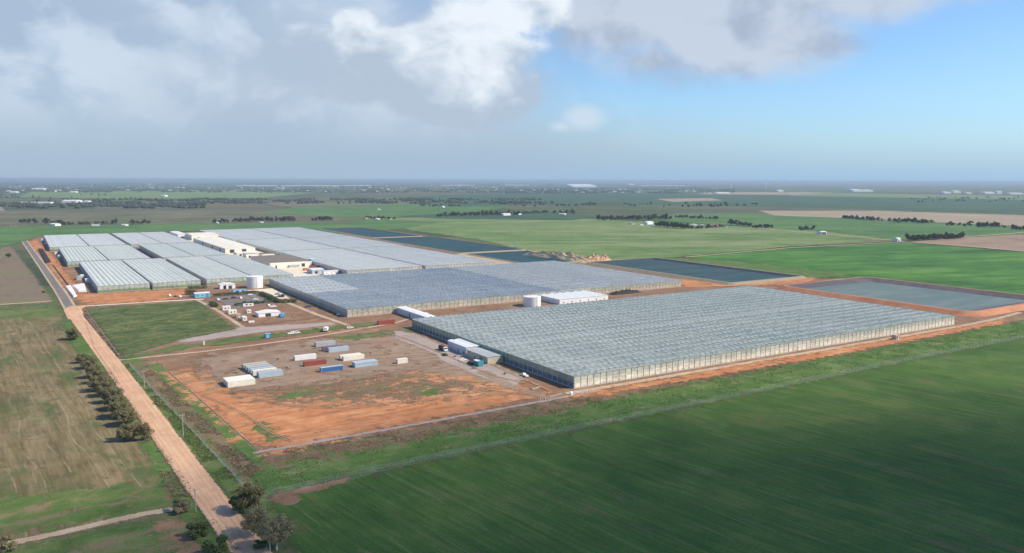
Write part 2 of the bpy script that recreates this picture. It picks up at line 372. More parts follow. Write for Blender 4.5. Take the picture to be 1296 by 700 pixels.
# works ground
patch('bare_earth', P((200,470),(245,468),(290,497),(400,498),(520,470),(600,466),(690,500),(640,512),(560,529),(350,571),(325,565),(250,505)), g_orange, 9.0, bite=4)
patch('bare_clay', P((235,492),(285,500),(360,520),(560,505),(680,500),(640,511),(560,527),(370,565),(330,562),(260,510)), g_orange_hot, 9.0, bite=3)
patch('weedy_ground', P((330,497),(400,486),(500,476),(600,484),(560,502),(480,507),(400,508)), g_rubble, 14, bite=7)
patch('grass_patch', P((350,503),(372,495),(404,492),(400,497),(370,504)), g_verge, 2.9, bite=1)
patch('grass_patch', P((528,500),(545,492),(562,492),(552,500)), g_verge, 2.9, bite=1)
patch('grass_patch', P((316,528),(335,535),(356,553),(345,562),(325,548)), g_green, 3.6, bite=1)
patch('yard', P((262,470),(250,456),(280,448),(400,430),(520,422),(590,446),(660,482),(620,484),(520,468),(470,478),(400,484),(320,494),(285,488)), g_yard, 9, bite=4)
strip('track', [G(150,456), G(200,451), G(250,446), G(330,436), G(400,426), G(470,414), G(500,409), G(530,400)], 3.2, g_tan, 1.6)
strip('track', [G(198,458), G(262,514), G(330,574)], .8, g_tan, 1.2)
patch('gravel_strip', P((222,431),(248,424),(300,415),(420,408),(428,411),(330,421),(260,431),(230,434)), g_mauve, 3.6, bite=.8)
patch('grass_strip', P((155,452),(225,437),(330,424),(470,408),(500,409),(420,418),(330,430),(240,441),(160,455)), g_green, 4.3, bite=1)
patch('grass_strip', P((420,428),(470,421),(540,414),(530,420),(440,431)), g_green, 4.3, bite=1)
patch('grass_paddock', [(40, 690), (122, 684), (120, 540), (84, 524), (46, 489)], g_paddock, 4.5, bite=.8)
strip('gravel_track', [(68, 288), (110, 288), (200, 289.5), (232, 291)], 2.4, g_mauve, 2.0)
strip('pale_track', [(214, 294), (400, 293.5), (560, 294), (612, 297), (650, 302)], 4.2, g_tan, 1.4)
patch('bare_clay', [(214, 290), (300, 291.5), (560, 291), (610, 293), (590, 284), (440, 282), (300, 282), (225, 284)], g_orange_hot, 4.0, bite=1)
patch('gravel_strip', P((500,418),(530,424),(600,452),(660,476),(664,482),(640,482),(560,452),(500,428)), g_mauve, 3.6, bite=1)
patch('apron', P((549,443),(572,449),(660,482),(652,490),(636,488),(590,470),(556,455)), g_mauve, 2.9)
strip('track', [G(610,470), G(650,492), G(700,505)], 6, g_yard, 3)
strip('site_road', [(37, 702), (60, 700), (100, 697), (128, 692)], 4.5, g_cream, 1.2)
strip('track', [G(250,380), G(275,393), G(308,415)], 3.2, g_tan, 1.2)
patch('bare_clay', P((90,372),(130,372),(235,366),(246,374),(200,381),(110,386)), g_orange_hot, 7.2, bite=2)
patch('car_park', [(137, 700), (192, 706), (190, 612), (136, 620)], g_asphalt_yard, 4.5)
patch('red_earth', [(150, 640), (196, 640), (198, 560), (130, 548), (128, 600)], g_redbrown, 7.2, bite=2)
strip('site_road', P((356,380),(400,398),(440,412)), 4, g_tan, 1.5)
patch('limestone_pad', P((310,368),(345,365),(372,381),(355,382),(338,371)), g_cream, 3.6)
patch('works_track', [(33, 790), (43, 780), (40, 1000), (36, 1200), (26, 1500), (10, 1480), (20, 1200), (30, 900)], g_orange_hot, 7.2, bite=2)
patch('limestone_yard', [(234, 800), (284, 800), (284, 1540), (232, 1540)], g_cream, 7.2, bite=2)
patch('embankment_clay', P((845,352),(905,358),(990,350),(1035,352),(1020,358),(960,362),(870,364)), g_orange_hot, 5.4, bite=2)
patch('bare_clay', [(470, 790), (700, 760), (640, 800), (610, 860), (640, 940), (500, 945)], g_tan, 14.4, bite=6)
patch('grass_strip', [(600, 760), (720, 760), (760, 700), (760, 520), (700, 520), (692, 760)], g_verge, 10.8, bite=3)

# ------------------------------------------------------------------ roads
road = [(63, -150), (55, 20), (47.5, 212), (45, 277), (42.6, 360), (38.6, 474), (31.4, 655)]
strip('dirt_road', road, 9.2, g_dirt, 1.6, z=.255)
strip('road', [(31.4, 655), (30.8, 672), (28.6, 789), (21, 1040), (5, 1550), (-51, 3338), (-110, 5200)], 9.4, g_tan, 1.2, z=.255)
strip('asphalt_road', [(31.2, 660), (30.6, 676), (28.4, 789), (21, 1040), (5, 1550), (-51, 3338), (-110, 5200)], 5.8, g_asphalt, .8, z=.265)
patch('road_junction', [(26, 640), (36, 640), (38, 690), (44, 706), (30, 706), (25.5, 690)], g_dirt, 2, z=.275)

g_rut = ground('compacted_wheel_line', [(.50, .30, .185), (.58, .355, .22), (.64, .41, .265)], big=20, med=3, fine=.4, feather=1.2, grain=.08, bedge=.8)
for k, off in enumerate((-2.6, -1.0, 1.2, 2.9)): strip('wheel_rut', [(x+off+.3*math.sin(y*.02+k), y) for x, y in road], .45, g_rut, .5, z=.262, step=9)
g_tyre = ground('tyre_marks', [(.34, .19, .11), (.42, .25, .15), (.50, .31, .20)], big=20, med=3, fine=.4, feather=1.2, grain=.1, bedge=1.)
for k, pts in enumerate([[(320,505),(380,515),(450,516),(530,508),(610,495),(668,489)], [(255,500),(300,520),(345,548),(372,560)], [(470,478),(540,486),(610,494),(690,502)], [(300,498),(360,497),(430,493),(500,480),(560,470),(600,468)], [(520,415),(545,430),(580,444),(640,470),(700,497)], [(440,412),(500,425),(560,448),(620,474),(668,486)], [(395,470),(450,476),(510,470),(560,462)]]):
    a = [Vector(G(*p)) for p in pts]
    sm = []
    for i in range(len(a)-1):
        p0, p1, p2, p3 = a[max(0, i-1)], a[i], a[i+1], a[min(len(a)-1, i+2)]
        for q in range(8):
            t = q/8; sm.append(.5*((2*p1)+(p2-p0)*t+(2*p0-5*p1+4*p2-p3)*t*t+(3*p1-p0-3*p2+p3)*t**3))
    for off in (-.9, .9): strip('wheel_rut', [(v.x+off*.5, v.y+off) for v in sm], .5, g_tyre, .5, step=6)

# ------------------------------------------------------------------ common object materials
m_white = solid('white_paint', (.78, .77, .74), .5, var=.08)
m_cream = solid('cream_paint', (.80, .75, .63), .55, var=.10)
m_grey = solid('grey_paint', (.42, .44, .44), .55)
m_lblue = solid('pale_blue_paint', (.42, .50, .56), .5)
m_blue = solid('blue_paint', (.06, .15, .36), .5)
m_bblue = solid('bright_blue_paint', (.06, .26, .52), .5)
m_sky = solid('sky_blue_panel', (.20, .48, .66), .5)
m_teal = solid('teal_paint', (.05, .25, .28), .5)
m_red = solid('rust_red_paint', (.30, .075, .055), .6)
m_orangep = solid('orange_paint', (.55, .16, .05), .5)
m_purple = solid('dull_purple_paint', (.17, .12, .18), .6)
m_beige = solid('beige_cladding', (.50, .45, .34), .6)
m_brown = solid('brown_cladding', (.24, .19, .15), .7)
m_dark = solid('dark_grey', (.045, .045, .05), .6)
m_black = solid('black_rubber', (.02, .02, .022), .8)
m_glass = solid('dark_window_glass', (.03, .04, .05), .12, spec=.6)
m_steel = solid('galvanised_steel', (.45, .47, .47), .4, metal=.5)
m_wood = solid('weathered_pole_timber', (.40, .35, .28), .8)
m_conc = solid('concrete', (.48, .46, .42), .8)
m_tarp = solid('white_tarpaulin', (.80, .78, .74), .6)
m_tyre = m_black

# ------------------------------------------------------------------ greenhouses
def roof_glass(name, base, base2, pathx=None, pathy=None, rough=.32, panevar=.16, x0=0., pitch=4., barcol=(.62, .66, .66), bar=.32, rown=None):
    m, t, b = newmat(name); p = t.pos()
    sx = t.new('ShaderNodeSeparateXYZ'); t.put(sx.inputs[0], p)
    X = t.math('SUBTRACT', sx.outputs[0], x0)
    # glazing panes, one random tone per pane
    cell = t.new('ShaderNodeCombineXYZ')
    t.put(cell.inputs[0], t.math('FLOOR', t.math('DIVIDE', X, pitch/2))); t.put(cell.inputs[1], t.math('FLOOR', t.math('DIVIDE', sx.outputs[1], 2.25)))
    wn = t.new('ShaderNodeTexWhiteNoise'); t.put(wn.inputs['Vector'], cell.outputs[0])
    big = t.noise(p, 1/45., 6, .68, .6); bay = t.new('ShaderNodeTexWhiteNoise', noise_dimensions='1D'); t.put(bay.inputs['W'], t.math('FLOOR', t.math('DIVIDE', X, pitch)))
    c = t.mix(t.ss(big, .38, .64), base, base2)
    f = t.math('ADD', t.lin(wn.outputs['Value'], 0, 1, 1-panevar, 1+panevar), t.lin(bay.outputs['Value'], 0, 1, -.08, .08))
    c = t.scalecol(c, f)
    # cross truss lines seen under the glass
    fy = t.math('ABSOLUTE', t.math('SUBTRACT', t.math('FRACT', t.math('DIVIDE', sx.outputs[1], 4.5)), .5))
    c = t.mix(t.math('MULTIPLY', t.ss(fy, .44, .47), .35), c, (.5, .54, .54))
    fz = t.math('ABSOLUTE', t.math('SUBTRACT', t.math('FRACT', t.math('DIVIDE', sx.outputs[1], 36.)), .5))
    c = t.mix(t.math('MULTIPLY', t.ss(fz, .45, .48), .30), c, (.55, .57, .57))
    # aluminium gutters
    fx = t.math('ABSOLUTE', t.math('SUBTRACT', t.math('FRACT', t.math('DIVIDE', X, pitch)), .5))
    c = t.mix(t.math('MULTIPLY', t.ss(fx, .5-bar/pitch, .5-bar/pitch+.015), .8), c, barcol)
    for v, sock in ((pathx, 0), (pathy, 1)):     # concrete aisle inside, seen through the glass
        if v is not None:
            d = t.math('ABSOLUTE', t.math('SUBTRACT', sx.outputs[sock], v))
            c = t.mix(t.math('MULTIPLY', t.math('SUBTRACT', 1., t.ss(d, 2.2, 3.6)), .38), c, (.62, .64, .61))
    t.put(b.inputs['Base Color'], c); b.inputs['Roughness'].default_value = rough; b.inputs['Specular IOR Level'].default_value = .22
    c = t.vmath('MULTIPLY', c, (1.02, 1.0, .93)); t.put(b.inputs['Base Color'], c)
    return m
def wall_glass(name, low, high, zsplit, axis, pitch=4., rough=.25):
    m, t, b = newmat(name); p = t.pos(); sx = t.new('ShaderNodeSeparateXYZ'); t.put(sx.inputs[0], p)
    u = sx.outputs[axis]
    cell = t.new('ShaderNodeCombineXYZ'); t.put(cell.inputs[0], t.math('FLOOR', t.math('DIVIDE', u, pitch/2))); t.put(cell.inputs[1], t.math('FLOOR', t.math('DIVIDE', sx.outputs[2], 1.3)))
    wn = t.new('ShaderNodeTexWhiteNoise'); t.put(wn.inputs['Vector'], cell.outputs[0])
    n = t.noise(p, 1/9., 4, .6); zz = t.math('ADD', sx.outputs[2], t.lin(t.noise(p, .35, 3), .3, .7, -.35, .35))
    c = t.mix(t.ss(zz, zsplit-.25, zsplit+.25), low, high)
    c = t.scalecol(c, t.math('MULTIPLY', t.lin(wn.outputs['Value'], 0, 1, .84, 1.16), t.lin(n, .3, .7, .85, 1.15)))
    t.put(b.inputs['Base Color'], c); b.inputs['Roughness'].default_value = rough; b.inputs['Specular IOR Level'].default_value = .5
    return m
m_frame = solid('aluminium_frame', (.50, .54, .52), .4, metal=.2)
m_post = solid('steel_post', (.12, .13, .13), .5)
m_ridge = solid('white_ridge_bar', (.56, .58, .56), .45)
m_vent = solid('roof_vent_glass', (.47, .51, .47), .4, var=.2, vs=.3)
m_vent_b = solid('roof_vent_glass_blue', (.31, .36, .41), .35, var=.25, vs=.3)
m_wf1 = wall_glass('front_wall_screen', (.70, .64, .51), (.44, .46, .40), 3.3, 0)
m_wf2 = wall_glass('front_wall_screen_tan', (.52, .44, .33), (.40, .40, .33), 2.8, 0)
m_wf3 = wall_glass('front_wall_green', (.20, .27, .13), (.42, .46, .40), 2.2, 0)
m_wl = wall_glass('side_wall_glass', (.13, .18, .20), (.27, .32, .24), 3.2, 1)
m_wl2 = wall_glass('side_wall_glass_grey', (.36, .365, .35), (.46, .47, .45), 3.4, 1)
def greenhouse(x0, x1, y0, y1, roofs, label, h=6.0, ridge=.58, pitch=4., front=None, left=None, group=None, vents=None, frames=True, ventmat=None, ventstep=9., nobj=0, bars=True):
    """roofs: list of (xa, xb, ya, yb, material, part label)"""
    root = empty('greenhouse', ((x0+x1)/2, y0, 0), label=label, cat='greenhouse', group=group)
    ox, oy = (x0+x1)/2, y0
    def L(p): return (p[0]-ox, p[1]-oy, p[2])
    def put(mb, name, mats, **k):
        mb.v = [L(p) for p in mb.v]; return mb.obj(name, mats, root, **k)
    nb = max(1, round((x1-x0)/pitch)); pt = (x1-x0)/nb
    for (xa, xb, ya, yb, mat, pl) in roofs:
        mb = MB(); i0 = round((xa-x0)/pt); i1 = round((xb-x0)/pt)
        for i in range(i0, i1):
            a = x0+i*pt; c = a+pt/2; e = a+pt
            mb.quad((a, ya, h), (c, ya, h+ridge), (c, yb, h+ridge), (a, yb, h)); mb.quad((c, ya, h+ridge), (e, ya, h), (e, yb, h), (c, yb, h+ridge))
            mb.tri((a, ya, h), (e, ya, h), (c, ya, h+ridge)); mb.tri((e, yb, h), (a, yb, h), (c, yb, h+ridge))
        for f in range(len(mb.f)):
            q = mb.f[f]; A, B, C = [Vector(mb.v[k]) for k in q[:3]]
            nrm = (B-A).cross(C-A)
            if nrm.z < -1e-6: mb.f[f] = tuple(reversed(q))
        o = put(mb, 'roof', mat)
        if pl: o['label'] = pl
    if bars:
        mb = MB(); rows = 2 if bars == 1 else bars
        for i in range(nb+1):
            a = x0+i*pt
            mb.box(a-.11, a+.11, y0-.12, y1+.12, h-.06, h+.10)
        put(mb, 'gutter', m_ridge)
        mb = MB()
        for i in range(nb):
            a = x0+(i+.5)*pt; mb.box(a-.07, a+.07, y0-.05, y1+.05, h+ridge-.02, h+ridge+.09)
        put(mb, 'ridge_bar', m_ridge)
    # walls, 5 cm thick
    t = .06
    put(MB().box(x0, x1, y0-t, y0, 0, h-.07), 'front_wall', front or m_wf1)
    put(MB().box(x0-t, x0, y0, y1, 0, h-.07), 'side_wall', left or m_wl)
    put(MB().box(x1, x1+t, y0, y1, 0, h-.07), 'side_wall', left or m_wl)
    put(MB().box(x0, x1, y1, y1+t, 0, h-.07), 'back_wall', front or m_wf1)
    if frames:
        mb = MB()
        for i in range(nb+1):
            a = x0+i*pt; mb.box(a-.10, a+.10, y0-t-.10, y0-t, 0, h-.08)
        for z in (.35, 2.6, h-.35): mb.box(x0, x1, y0-t-.06, y0-t-.002, z, z+.09)
        put(mb, 'wall_frame', m_post)
        mb = MB(); k = 0; y = y0
        while y <= y1+.01:
            mb.box(x0-t-.16, x0-t-.003, y-.13, y+.13, 0, h-.1); y += 4.5
        for z in (.35, 3.0, h-.35): mb.box(x0-t-.07, x0-t-.004, y0, y1, z, z+.09)
        put(mb, 'wall_frame', m_frame)
        mb = MB().box(x0-.22, x1+.22, y0-.28, y0-t-.002, 0, .34); mb.box(x0-.34, x0-t-.004, y0-.28, y1, 0, .34)
        put(mb, 'plinth', m_conc)
    if vents:
        sl = math.atan2(ridge, pt/2); cand = []
        for i in range(nb):
            c = x0+(i+.5)*pt; r = 0; y = y0+2.2+(i % 3)*.4
            while y < y1-3:
                cand.append((c, y, r)); y += ventstep; r += 1
        rnd = random.Random(5); cand.sort(key=lambda q: (q[0]**2+q[1]**2))
        def vent(mb, c, y, w=2.3, o=(0, 0)):
            s = 1 if rnd.random() < .5 or True else -1
            ln = pt*.42; a = rnd.uniform(.30, .44)
            p0 = Vector((c, y, h+ridge+.10)); d = Vector((-math.cos(a)*s, 0, -math.sin(a)+.12)); d.normalize()
            q = p0+d*ln; tt = Vector((0, 0, .06))
            A = [p0, p0+Vector((0, w, 0)), q+Vector((0, w, 0)), q]
            n = len(mb.v); mb.v += [tuple(v) for v in A]+[tuple(v-tt) for v in A]
            for f in ((0, 1, 2, 3), (7, 6, 5, 4), (0, 3, 7, 4), (1, 5, 6, 2), (2, 6, 7, 3), (0, 4, 5, 1)):
                mb.f.append(tuple(n+k for k in f)); mb.mi.append(0)
        for k, (c, y, r) in enumerate(cand[:nobj]):
            mb = MB(); vent(mb, c, y); put(mb, 'roof_vent', ventmat or m_vent)
        mb = MB()
        for (c, y, r) in cand[nobj:]: vent(mb, c, y)
        o = put(mb, 'roof_vent', ventmat or m_vent); o['kind'] = 'stuff'
    return root

r_main = roof_glass('roof_main', (.30, .345, .305), (.38, .415, .365), pathx=240.5, pathy=381, x0=223, barcol=(.56, .60, .56))
r_mid_blue = roof_glass('roof_blue', (.21, .255, .30), (.30, .34, .37), x0=200, panevar=.22, barcol=(.32, .38, .44))
r_mid_grey = roof_glass('roof_mid_grey', (.40, .42, .41), (.46, .475, .46), x0=200)
r_mid_pale = roof_glass('roof_mid_pale', (.50, .52, .52), (.54, .56, .55), x0=200, panevar=.08, bar=.2)
def rg(n, a, b, x0, **k): return roof_glass(n, a, b, x0=x0, **k)
greenhouse(223, 555, 300, 485, [(223, 555, 300, 485, r_main, None)], 'vast nearest greenhouse with sawtooth glass roof, long front beside the green crop', vents=True, nobj=100, ventstep=9)
greenhouse(200, 532, 547, 757, [(200, 248, 547, 640, r_mid_blue, 'blue grey glass roof'), (200, 248, 640, 757, r_mid_pale, 'smooth pale roof section'), (248, 392, 547, 757, r_mid_blue, 'blue grey glass roof'), (392, 532, 547, 757, r_mid_grey, 'light grey glass roof')],
    'long middle greenhouse with blue left half and grey right half of its roof', front=m_wf2, left=m_wl2, vents=True, nobj=100, ventmat=m_vent_b, ventstep=18)
ra = rg('roof_a', (.52, .565, .525), (.58, .62, .58), 48, bar=.5, barcol=(.75, .77, .75)); rb = rg('roof_b', (.53, .56, .525), (.60, .62, .58), 147, bar=.5, barcol=(.74, .75, .71))
rc = rg('roof_c', (.48, .54, .50), (.54, .59, .54), 45, bar=.5, barcol=(.74, .75, .71)); rd = rg('roof_d', (.48, .535, .495), (.53, .58, .53), 147, bar=.5, barcol=(.74, .75, .71))
re_ = rg('roof_e', (.54, .57, .56), (.60, .62, .61), 36, bar=.5, barcol=(.74, .75, .71)); rf = rg('roof_f', (.56, .58, .57), (.62, .63, .61), 136, bar=.5, barcol=(.74, .75, .71))
rn = rg('roof_n', (.58, .60, .58), (.65, .66, .63), 288, bar=.5, barcol=(.74, .75, .71)); rn2 = rg('roof_n2', (.54, .56, .545), (.61, .625, .60), 377, bar=.5, barcol=(.74, .75, .71))
grp = 'greenhouse blocks of the far cluster'
def gh2(x0, x1, y0, y1, mat, label, front=m_wf3):
    greenhouse(x0, x1, y0, y1, [(x0, x1, y0, y1, mat, None)], label, front=front, left=m_wl2, group=grp, vents=None, pitch=4.)
gh2(56, 98, 778, 1018, ra, 'left half of the nearest left greenhouse pair, beside orange earth')
gh2(100.5, 142, 778, 1018, ra, 'right half of the nearest left greenhouse pair, past the white aisle')
gh2(148, 190, 782, 1020, rb, 'left half of greenhouse pair just left behind the white round tank')
gh2(192, 230, 782, 1020, rb, 'right half of greenhouse pair directly behind the white round tank')
gh2(45, 86, 1030, 1250, rc, 'second row greenhouse at the left edge of the glasshouse cluster')
gh2(88, 132, 1030, 1250, rc, 'second row greenhouse, second block from the left edge')
gh2(146, 181, 1030, 1250, rd, 'second row greenhouse, third block from the left edge')
gh2(183, 221, 1030, 1250, rd, 'second row greenhouse beside the cream packing shed')
gh2(35, 82, 1262, 1528, re_, 'back row greenhouse nearest the sealed road')
gh2(84, 131, 1262, 1528, re_, 'back row greenhouse, second block from the sealed road')
gh2(137, 178, 1262, 1532, rf, 'back row greenhouse, third block from the sealed road')
gh2(180, 221, 1262, 1532, rf, 'back row greenhouse nearest the small cream shed')
gh2(288, 374, 785, 1042, rn, 'pale greenhouse right of the stacked containers yard, front row', front=m_wf1)
gh2(378, 466, 785, 1042, rn2, 'pale greenhouse at the right end of the front row beside the dams', front=m_wf1)
gh2(288, 374, 1052, 1266, rn, 'middle row greenhouse right of the cream packing shed')
gh2(378, 470, 1052, 1266, rn2, 'middle row greenhouse beside the narrow dark dam')
gh2(284, 374, 1278, 1545, rn, 'rearmost greenhouse right of the small cream shed')
gh2(378, 470, 1278, 1550, rn2, 'rearmost greenhouse beside the farthest dark dam')

# ------------------------------------------------------------------ dams
def water_mat(name, col, col2, rough, spec, ripple):
    m, t, b = newmat(name); p = t.pos()
    n = t.noise(t.mapping(p, rot=(0, 0, R(20)), sc=(1/60., 1/14., 1)), 1., 4, .6, .5)
    c = t.mix(t.ss(n, .35, .7), col, col2); t.put(b.inputs['Base Color'], c)
    b.inputs['Roughness'].default_value = rough; b.inputs['Specular IOR Level'].default_value = spec
    bp = t.new('ShaderNodeBump'); bp.inputs['Strength'].default_value = ripple; bp.inputs['Distance'].default_value = .3
    t.put(bp.inputs['Height'], t.noise(p, .8, 4, .6)); t.put(b.inputs['Normal'], bp.outputs[0]); return m
w_dark = water_mat('dark_dam_water', (.028, .062, .062), (.050, .088, .086), .5, .08, .8)
w_teal = water_mat('teal_dam_water', (.016, .055, .062), (.030, .075, .082), .5, .05, .8)
w_pale = water_mat('pale_dam_water', (.12, .16, .14), (.17, .205, .175), .45, .10, .6)
m_liner = solid('black_dam_liner', (.05, .052, .06), .55, var=.3, vs=.15)
m_liner2 = solid('dusty_dam_liner', (.11, .09, .09), .7, var=.3, vs=.12)
def dam(x0, x1, y0, y1, crest, wl, wmat, liner, bank, label, cw=3., inn=2.6, out=2., r=6.):
    """raised bank: outside toe, crest, lined inner slope, water sheet"""
    root = empty('dam', ((x0+x1)/2, (y0+y1)/2, 0), label=label, cat='dam'); ox, oy = (x0+x1)/2, (y0+y1)/2
    def ring(d, z):
        rr = max(1.5, r-d); xa, xb, ya, yb = x0+d-ox, x1-d-ox, y0+d-oy, y1-d-oy; P_ = []
        for cx, cy, a0 in ((xb-rr, yb-rr, 0), (xa+rr, yb-rr, 90), (xa+rr, ya+rr, 180), (xb-rr, ya+rr, 270)):
            for k in range(7):
                a = R(a0+15*k); P_.append((cx+rr*math.cos(a), cy+rr*math.sin(a), z))
        return P_
    def band(a, b):
        mb = MB(); n = len(a); mb.v = a+b
        for i in range(n):
            j = (i+1) % n; mb.f.append((i, j, n+j, n+i)); mb.mi.append(0)
        return mb
    toe = ring(-crest*out, 0.); c0 = ring(0, crest); c1 = ring(cw, crest+.02); bot = ring(cw+(crest-wl+.6)*inn, wl-.6)
    mb = band(toe, c0); n = len(mb.v); b2 = band(c0, c1); mb.v += b2.v; mb.f += [tuple(i+n for i in f) for f in b2.f]; mb.mi += b2.mi
    mb.obj('bank', bank, root)
    band(c1, bot).obj('liner', liner, root)
    w = ring(cw+(crest-wl)*inn-.3, wl); mb = MB(); mb.v = w; mb.f = [tuple(range(len(w)))]; mb.mi = [0]; mb.obj('water', wmat, root)
    return root
b_clay = ground('bank_clay', [(.36, .15, .08), (.48, .22, .12), (.55, .30, .18)], big=20, med=5, fine=.6, grain=.2)
b_tan = ground('bank_tan', [(.25, .20, .13), (.33, .27, .18), (.22, .24, .12)], big=20, med=5, fine=.6, grain=.2)
dam(580, 690, 529, 758, 2.2, .4, w_dark, m_liner, b_tan, 'big dark dam with black lined banks behind the nearest greenhouse', cw=2.5)
dam(600, 735, 312, 490, 3.0, -.6+.9, w_pale, m_liner2, b_clay, 'pale grey green dam with red clay banks at right', cw=2.6, inn=4.6, r=13)
dam(510, 606, 778, 932, 1.4, .7, w_teal, m_liner, b_tan, 'narrow teal dam beside the sandy earth heap', cw=1.5)
dam(508, 616, 948, 1256, 1.4, .7, w_teal, m_liner, b_tan, 'long teal dam right of the pale greenhouses', cw=1.5)
dam(514, 608, 1272, 1562, 1.4, .7, w_teal, m_liner, b_tan, 'farthest teal dam behind the pale greenhouses', cw=1.5)

# earth heaps
def mound(cx, cy, lx, ly, h, mat, label, rot=0., seed=0):
    mb = MB(); nx, ny = 40, 22
    for j in range(ny+1):
        for i in range(nx+1):
            u = i/nx*2-1; v = j/ny*2-1; e = max(0, 1-(u*u)**1.3-(v*v)**1.3)
            z = h*e**.6*(.55+.9*abs(mnoise.fractal((u*2.4+seed, v*1.6, seed), .8, 2.1, 4))+.25*mnoise.noise((u*9, v*5, seed)))
            mb.v.append((u*lx/2, v*ly/2, max(0, z)-.05))
    for j in range(ny):
        for i in range(nx):
            a = j*(nx+1)+i; mb.f.append((a, a+1, a+nx+2, a+nx+1)); mb.mi.append(0)
    o = mb.obj('earth_mound', mat); o.location = (cx, cy, .1); o.rotation_euler = (0, 0, rot); tag(o, label, 'earth heap')
hx, hy = G(756, 330); mound(hx, hy+4, 40, 34, 7, ground('heap_clay', [(.42, .24, .13), (.52, .33, .19), (.58, .42, .27)], big=12, med=4, fine=.6), 'orange earth heap at the corner of the big dark dam', seed=3)
hx, hy = G(706, 327); mound(hx, hy, 34, 125, 8, ground('sand_heap', [(.40, .30, .17), (.50, .39, .24), (.58, .45, .29)], big=12, med=4, fine=.6), 'long sandy earth ridge beside the narrow teal dam', rot=R(10), seed=8)
hx, hy = G(800, 373); mound(hx, hy+10, 34, 9, 3, m_black, 'black plastic covered mound behind the nearest greenhouse roof', seed=5)

# ------------------------------------------------------------------ containers and cabins
def container_mesh(L, W, H, panel, n=None):
    b = MB(); k = int(L/.28); st = L/k
    # corrugated long sides
    for s in (0, 1):
        y = 0.0 if s == 0 else W; d = .045*(1 if s == 0 else -1)
        for i in range(k):
            a = i*st; q = [(a, 0), (a+st*.3, 0), (a+st*.5, d), (a+st*.8, d), (a+st, 0)]
            for (u0, v0), (u1, v1) in zip(q, q[1:]):
                pts = [(u0, y+v0, .12), (u1, y+v1, .12), (u1, y+v1, H-.12), (u0, y+v0, H-.12)]
                b.quad(*(pts if s == 0 else pts[::-1]))
    return b
def container(px, py, L, label, col, W=2.44, H=2.6, roof=None, trims=None, group='shipping containers in the yard', name='shipping_container', cat='shipping container', doors=True, window=False, rz=0., vents=False, at=None):
    x, y = at if at else G(px, py)
    root = empty(name, (x, y, 0), rz, label=label, cat=cat, group=group)
    body = container_mesh(L, W, H, col)
    body.box(.0, L, .03, W-.03, .1, .16)
    e = .06
    for (xx, d) in ((0.05, -1), (L-.05, 1)):
        body.quad(*[(xx, .02, .12), (xx, W-.02, .12), (xx, W-.02, H-.12), (xx, .02, H-.12)][::(-1 if d < 0 else 1)])
    body.obj('body', col, root)
    MB().box(.03, L-.03, .03, W-.03, H-.1, H-.02).obj('roof', roof or col, root)
    f = MB()
    for xx in (0, L-.14):
        for yy in (-.02, W-.12): f.box(xx, xx+.14, yy, yy+.14, 0, H)
    for yy in (-.02, W-.12): f.box(.14, L-.14, yy, yy+.14, 0, .13); f.box(.14, L-.14, yy, yy+.14, H-.13, H-.002)
    for xx in (0, L-.14): f.box(xx, xx+.14, .12, W-.12, 0, .13); f.box(xx, xx+.14, .12, W-.12, H-.13, H-.002)
    f.obj('frame', trims or col, root)
    if doors:
        for s in (0, 1):
            d = MB().box(-.02, .03, .14+s*(W-.28)/2, .12+(s+1)*(W-.28)/2, .14, H-.14); dd = d.obj('door', col, root)
            b = MB()
            for q in (.3, .7): b.tube((-.05, .14+(s+q)*(W-.28)/2, .15), (-.05, .14+(s+q)*(W-.28)/2, H-.15), .025)
            b.obj('lock_bar', m_steel, dd)
    if window:
        for q in ((.22, .42), (.62, .78)):
            MB().box(L*q[0], L*q[1], -.035, -.021, 1.1, 2.0).obj('window', m_glass, root)
        MB().box(L*.48, L*.48+.9, -.035, -.021, .15, 2.15).obj('door', m_white, root)
    if vents:
        b = MB()
        for k in range(9):
            a = L*(k+.7)/9.5; b.box(a, a+.35, -.05, -.021, 1.7, 1.95)
        b.obj('vent_grille', m_dark, root)
    return root
container(0, 0, 13, 'large cream flat roofed site building at the near left of the yard', m_cream, W=10.5, H=2.8, name='portable_building', cat='portable building', doors=False, window=False, group='portable buildings', at=(81, 388))
s5 = G(328, 479)
container(0, 0, 12.2, 'pale blue grey double width cabin, nearest of the tight container stack', m_lblue, W=4.8, roof=m_grey, window=False, doors=False, at=s5, name='portable_building', cat='portable building', group='portable buildings')
dx, dy = s5
for k, (oy, lab, c, rf_) in enumerate([(6.6, 'cream container behind the pale blue cabin in the tight row', m_cream, m_cream), (10.6, 'pale blue container, third from the front of the tight row', m_lblue, m_lblue), (14.6, 'dark grey roofed container, fourth from the front of the tight row', m_grey, m_grey), (18.8, 'olive grey container, second from the back of the tight row', m_grey, m_beige), (23., 'grey green container at the back of the tight row', m_grey, m_beige)]):
    container(0, 0, 12.2, lab, c, roof=rf_, W=3.0 if k > 1 else 2.6, at=(dx-.9-.15*oy*.4, dy+oy))
container(373.4, 457, 12.2, 'bright white container standing alone in the middle of the yard', m_white)
container(385.4, 464.5, 12.2, 'rust red container beside the blue container', m_red)
container(406.5, 472, 12.2, 'dark blue container with white ends at the front of the yard', m_blue, roof=m_lblue, trims=m_lblue)
container(400, 439.5, 12.2, 'plain grey container at the back of the yard beside the track', m_grey, W=3.)
container(416.3, 446.6, 12.2, 'pale blue container with a purple one behind it', m_lblue, W=2.6)
ax, ay = G(416.3, 446.6); container(0, 0, 12.2, 'dull purple container half hidden behind a pale blue one', m_purple, at=(ax-2, ay+4.4))
container(434.9, 457.5, 12.2, 'front cream container of the cream pair', m_cream)
